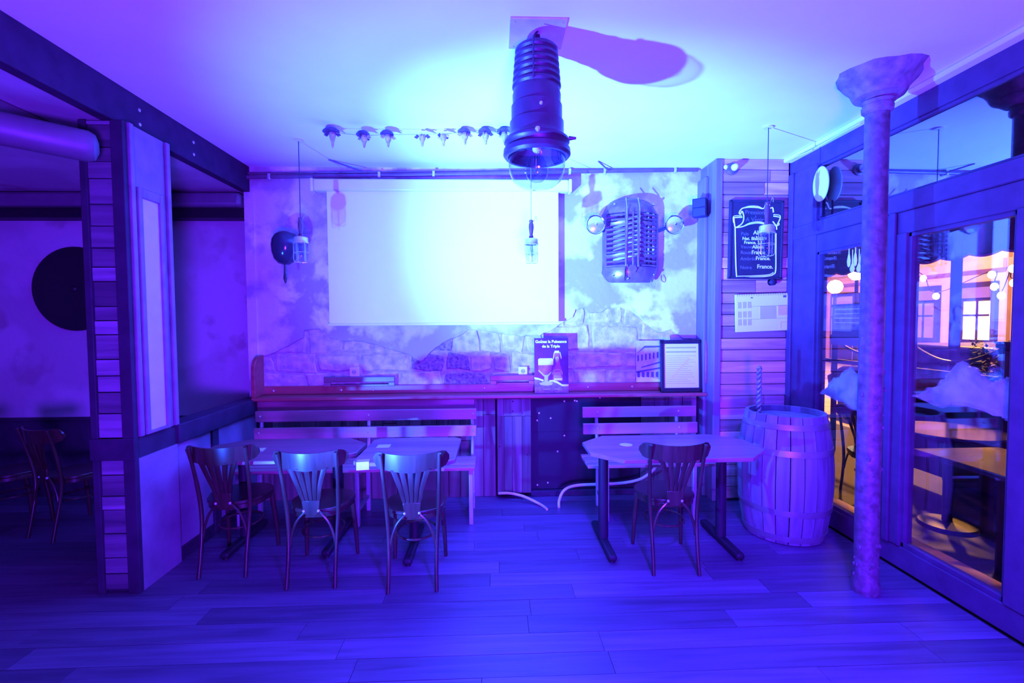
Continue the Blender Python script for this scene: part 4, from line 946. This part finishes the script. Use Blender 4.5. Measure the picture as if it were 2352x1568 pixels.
# cables on the floor by the back wall
c1 = B().tube(smoothpath([(0.03, 4.40, 0.06), (0.12, 4.36, 0.075), (0.24, 4.33, 0.06), (0.35, 4.27, 0.03), (0.42, 4.20, 0.012), (0.45, 4.12, 0.012)]), 0.012, 8).build('floor_cable', 'white_cable')
tag(c1, 'short white cable curving out from under the wooden box', 'cable')
c2 = B().tube(smoothpath([(0.56, 4.16, 0.012), (0.575, 4.24, 0.05), (0.63, 4.30, 0.115), (0.74, 4.33, 0.145), (0.95, 4.34, 0.150), (1.15, 4.34, 0.155), (1.33, 4.33, 0.19), (1.45, 4.32, 0.27), (1.5, 4.34, 0.33)]), 0.013, 8).build('floor_cable', 'white_cable')
tag(c2, 'long white cable arching behind the right table legs', 'cable')

# ================================================================== ON AND BEYOND THE GLASS
mb = thing('menu_board', 'dark menu board hung outside on the window behind the barrel', 'sign', (XR + 0.09, 3.64, 1.46))
B().box(XR + 0.075, XR + 0.085, 3.475, 3.815, 1.455, 1.78).build('board', 'slate', mb, 30, 0.003)
B().box(XR + 0.072, XR + 0.075, 3.49, 3.80, 1.58, 1.765).build('sheet', 'poster_blue', mb, 30)
for k in range(4): B().box(XR + 0.071, XR + 0.072, 3.51, 3.78, 1.735 - k * .035, 1.742 - k * .035).build('printed_line', 'print_lilac', mb, 0)
hs = [(3.565, 2.135, 0), (3.528, 2.075, 1), (3.500, 2.135, 0), (3.462, 2.07, 1), (3.435, 2.14, 0)]
for i, (yy, zc, big) in enumerate(hs):
    t = thing('hanging_spoon', ('narrow white spoon ornament, leftmost of the upper three in the window', 'round white spoon ornament, left one of the lower two in the window', 'narrow white spoon ornament, middle of the upper three in the window', 'round white spoon ornament, right one of the lower two in the window', 'narrow white spoon ornament, rightmost of the upper three by the column')[i], 'ornament', (XR + 0.02, yy, zc - .08), 'white spoon ornaments in the window')
    r = 0.027 if big else 0.020; hh = 0.075 if big else 0.105
    B().lathe([(0.0, -hh / 2), (r * .75, -hh / 2 + .014), (r, -0.005), (r * .6, hh / 2 - .02), (0.006, hh / 2), (0.0045, hh / 2 + 0.05 + 0.05 * big)], (XR + 0.018, yy, zc - .03), 14, Matrix.Diagonal(Vector((.3, 1, 1)))).build('spoon_body', 'disc_white', t, 60)
# street outside
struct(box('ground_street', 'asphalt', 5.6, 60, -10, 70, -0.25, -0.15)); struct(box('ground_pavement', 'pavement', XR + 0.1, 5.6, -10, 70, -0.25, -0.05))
struct(box('trim_sill', 'shelf_wood', XR + 0.10, XR + 0.30, 2.2, 4.3, -0.05, 0.10))
random.seed(31)
def building(label, y0, y1, h, m, gm):
    x = 14.0; t = thing('street_building', label, 'building', (x, (y0 + y1) / 2, -0.15))
    box('wall', m, x, x + 6, y0, y1, -0.15, h, t)
    box('cornice', m, x - .25, x, y0, y1, h - .5, h - .1, t); box('string_course', m, x - .15, x, y0, y1, 3.05, 3.3, t)
    nb = max(2, int((y1 - y0) / 1.5))
    for k in range(nb):
        a = y0 + (y1 - y0) * (k + .12) / nb; b = y0 + (y1 - y0) * (k + .88) / nb
        f = box('shop_front', 'trim_paint', x - .12, x, a, b, 0.0, 2.7, t)
        box('pane', ('shop_light', 'window_pink', 'shop_light', 'window_warm')[k % 4], x - .16, x - .12, a + .12, b - .12, 1.05, 2.15, f)
        for q_ in (1, 2): box('mullion', 'trim_paint', x - .18, x - .16, a + (b - a) * q_ / 3 - .03, a + (b - a) * q_ / 3 + .03, 1.0, 2.2, f)
        box('mullion', 'trim_paint', x - .18, x - .16, a + .1, b - .1, 1.72, 1.78, f)
        box('sign_band', 'window_pink', x - .17, x - .12, a + .12, b - .12, 2.25, 2.55, f)
        for fl in range(3.5 < h and int((h - 3.6) / 2.7) or 0):
            za = 4.0 + fl * 2.7; c = (a + b) / 2
            f2 = box('window', 'trim_paint', x - .08, x, c - .42, c + .42, za, za + 1.8, t)
            box('pane', random.choice((gm, 'window_warm', 'slate', 'slate')), x - .11, x - .08, c - .34, c + .34, za + .1, za + 1.7, f2)
building('pale shop building across the street, nearest one', 4.0, 12.5, 12, 'facade_rose', 'window_pink')
building('pale corner building with glowing shop front, middle of the street view', 12.6, 19.5, 11, 'facade_pale', 'window_pink')
building('rose fronted building far along the street', 19.6, 31, 13, 'facade_rose', 'window_warm')
building('most distant pale building at the end of the street view', 31.1, 48, 12, 'facade_pale', 'window_warm')
# awning over the terrace
aw = thing('terrace_awning', 'dark terrace awning with scalloped fringe outside the windows', 'awning', (3.7, 4.4, 2.3))
B().sheet([[(2.80, 1.2, 2.98), (2.80, 9.5, 2.98)], [(4.60, 1.2, 2.50), (4.60, 9.5, 2.50)]], (0, 0, -0.012)).build('canopy', 'awning_cloth', aw, 0)
yy = 1.2; k = 0
while yy < 9.5:
    q = [(yy, 2.50), (yy + .30, 2.50)] + [(yy + .30 - .30 * i / 8, 2.285 - 0.035 * math.sin(PI * i / 8)) for i in range(9)]
    s_ = B().prism(q, 'yz', 4.597, 4.603).build('scallop', 'awning_cloth', aw, 0)
    B().tube([(4.60, yy + .30 * i / 8, 2.283 - 0.035 * math.sin(PI * i / 8)) for i in range(9)], 0.012, 6).build('fringe', 'awning_fringe', s_)
    yy += .30
for yy in (2.2, 4.52, 6.9): B().tube([(4.50, yy, -0.05), (4.50, yy, 2.49)], 0.045, 12).build('post', 'trim_paint', aw)
# terrace barrier with rope
br_ = thing('terrace_barrier', 'dark metal terrace barrier with drooping rope outside', 'barrier', (4.4, 4.5, -0.05))
B().box(4.37, 4.42, 2.0, 6.8, 1.10, 1.15).build('top_rail', 'trim_paint', br_, 30, 0.005)
for yy in (2.0, 3.96, 4.9, 6.02, 6.8): B().box(4.37, 4.42, yy - .025, yy + .025, -0.05, 1.45).build('upright', 'trim_paint', br_, 30, 0.005); B().box(4.35, 4.44, yy - .04, yy + .04, 1.40, 1.46).build('cap', 'trim_paint', br_, 30, 0.008)
for ya, yb in ((4.9, 3.96), (6.02, 4.9), (3.96, 2.0)):
    B().tube([(4.395, ya + (yb - ya) * i / 12, 1.40 - 0.16 * math.sin(PI * i / 12)) for i in range(13)], 0.018, 8).build('rope', 'black', br_)
box('lower_panel', 'black', 4.385, 4.405, 2.0, 4.9, 0.1, 0.85, br_)
# outside tables and chairs
ot = thing('terrace_table', 'round dark terrace table outside behind the big window', 'table', (3.72, 3.75, -0.05))
B().lathe([(0.0, 0.72), (0.36, 0.72), (0.37, 0.735), (0.36, 0.75), (0.0, 0.75)], (3.72, 3.75, 0), 36).build('tabletop', 'black_gloss', ot, 30)
B().lathe([(0.2, -0.05), (0.19, -.02), (0.035, 0.0), (0.035, 0.72)], (3.72, 3.75, 0), 20).build('pedestal', 'black', ot)
ot2 = thing('terrace_table', 'brown rectangular terrace table just outside the big window', 'table', (3.3, 2.95, -0.05))
B().box(2.98, 3.62, 2.6, 3.28, 0.70, 0.735).build('tabletop', 'terrace_wood', ot2, 30, 0.006)
B().box(3.27, 3.33, 2.9, 2.96, -0.02, 0.70).build('pedestal', 'black', ot2, 30); B().box(3.05, 3.55, 2.87, 2.99, -0.05, -0.01).build('foot_bar', 'black', ot2, 30)
for i, (x, yy, rz, lb) in enumerate(((3.55, 4.35, 2.9, 'bentwood chair outside behind the round terrace table'), (4.0, 3.0, 1.2, 'bentwood chair outside right of the round terrace table'))):
    dup(ch0, (x, yy, -0.05), rz, lb, 'chairs on the terrace')
# planter / folded windbreak, car, lamps
wbk = thing('planter', 'dark planter with clipped shrub outside at the right edge of the window', 'planter', (4.95, 4.45, -0.05))
B().box(4.70, 5.20, 4.10, 4.82, -0.05, 0.62).build('planter_box', 'black', wbk, 30, 0.02)
B().box(4.67, 5.23, 4.07, 4.85, 0.60, 0.66).build('rim', 'trim_paint', wbk, 30, 0.01)
random.seed(8); fb = B()
for k in range(900):
    a = random.uniform(0, 2 * PI); zz = random.uniform(0.62, 1.42); rr = 0.26 * math.sqrt(random.random()) * (1.15 - 0.4 * (zz - 0.62))
    p = Vector((4.95 + rr * math.cos(a), 4.45 + 1.3 * rr * math.sin(a), zz)); d = Vector((random.uniform(-1, 1), random.uniform(-1, 1), random.uniform(-.3, 1))).normalized(); e = d.cross(Vector((0, 0, 1))).normalized() * .013
    fb.add([p, p + d * .025 + e, p + d * .055, p + d * .025 - e], [(0, 1, 2, 3)])
f_ = fb.build('foliage', 'leaf_dark', wbk, 0); f_['kind'] = 'stuff'
car = thing('parked_car', 'dark parked car at the kerb seen through the right window', 'car', (7.2, 6.4, -0.15))
q = [(5.2, 0.15), (8.9, 0.15), (9.0, 0.6), (8.6, 0.8), (7.9, 0.85), (7.4, 1.28), (5.9, 1.28), (5.35, 0.9), (5.1, 0.8)]
B().prism(q, 'yz', 6.4, 8.0).build('body', 'car_paint', car, 30, 0.05)
for yy in (5.75, 8.2):
    for xx in (6.38, 7.88): B().lathe([(0.0, -.1), (0.3, -.1), (0.31, 0), (0.3, .1), (0.0, .1)], (xx, yy, 0.15), 20, Matrix.Rotation(PI / 2, 3, 'Y')).build('wheel', 'black', car)
B().box(6.392, 6.4, 6.1, 7.3, 0.88, 1.2).build('side_window', 'black_gloss', car, 0); B().box(6.5, 6.7, 5.06, 5.12, 0.6, 0.72).build('tail_light', 'tail_red', car, 0)
def street_lamp(label, x, yy, h):
    t = thing('street_lamp', label, 'street lamp', (x, yy, -0.15), 'street lamps')
    B().tube([(x, yy, -0.15), (x, yy, h)], [0.07, 0.04], 10).build('pole', 'black', t)
    B().ball((x, yy, h + .15), 0.20, 12).build('globe', 'bulb_warm', t); B().lathe([(0.1, h - .02), (0.14, h + .02), (0.08, h + .06)], (x, yy, 0), 12).build('collar', 'black', t)
street_lamp('street lamp glowing above the menu board, left pane', 9.9, 13.6, 2.45); street_lamp('street lamp glowing at the right edge of the left pane', 9.3, 12.0, 2.7)
sl = thing('string_lights', 'string of warm light bulbs swagged outside beyond the awning', 'string lights', (6.5, 6.0, 1.8))
bulbs = [(6.5, 7.05, 2.27), (6.5, 6.83, 1.99), (6.5, 6.05, 2.23), (6.5, 6.01, 2.07), (6.5, 5.92, 1.95), (6.5, 5.80, 2.28), (6.5, 5.78, 2.10)]
B().tube(smoothpath([(6.5, 7.4, 2.5)] + [(a, b, c + .05) for a, b, c in bulbs] + [(6.5, 5.2, 2.4)], 4), 0.006, 5).build('wire', 'black', sl)
for p in bulbs: B().ball(p, 0.042, 10, (1, 1, 1.2)).build('bulb', 'bulb_warm', sl)
tr = thing('traffic_light', 'small green traffic signal shining beside the column', 'traffic light', (9.6, 12.1, -0.15))
B().tube([(9.6, 12.25, -0.15), (9.6, 12.25, 1.7)], 0.04, 8).build('pole', 'black', tr); B().box(9.55, 9.75, 12.15, 12.35, 1.6, 2.35).build('housing', 'black', tr, 30, 0.02)
B().ball((9.55, 12.2, 1.80), 0.11, 10).build('green_lens', 'signal_green', tr)
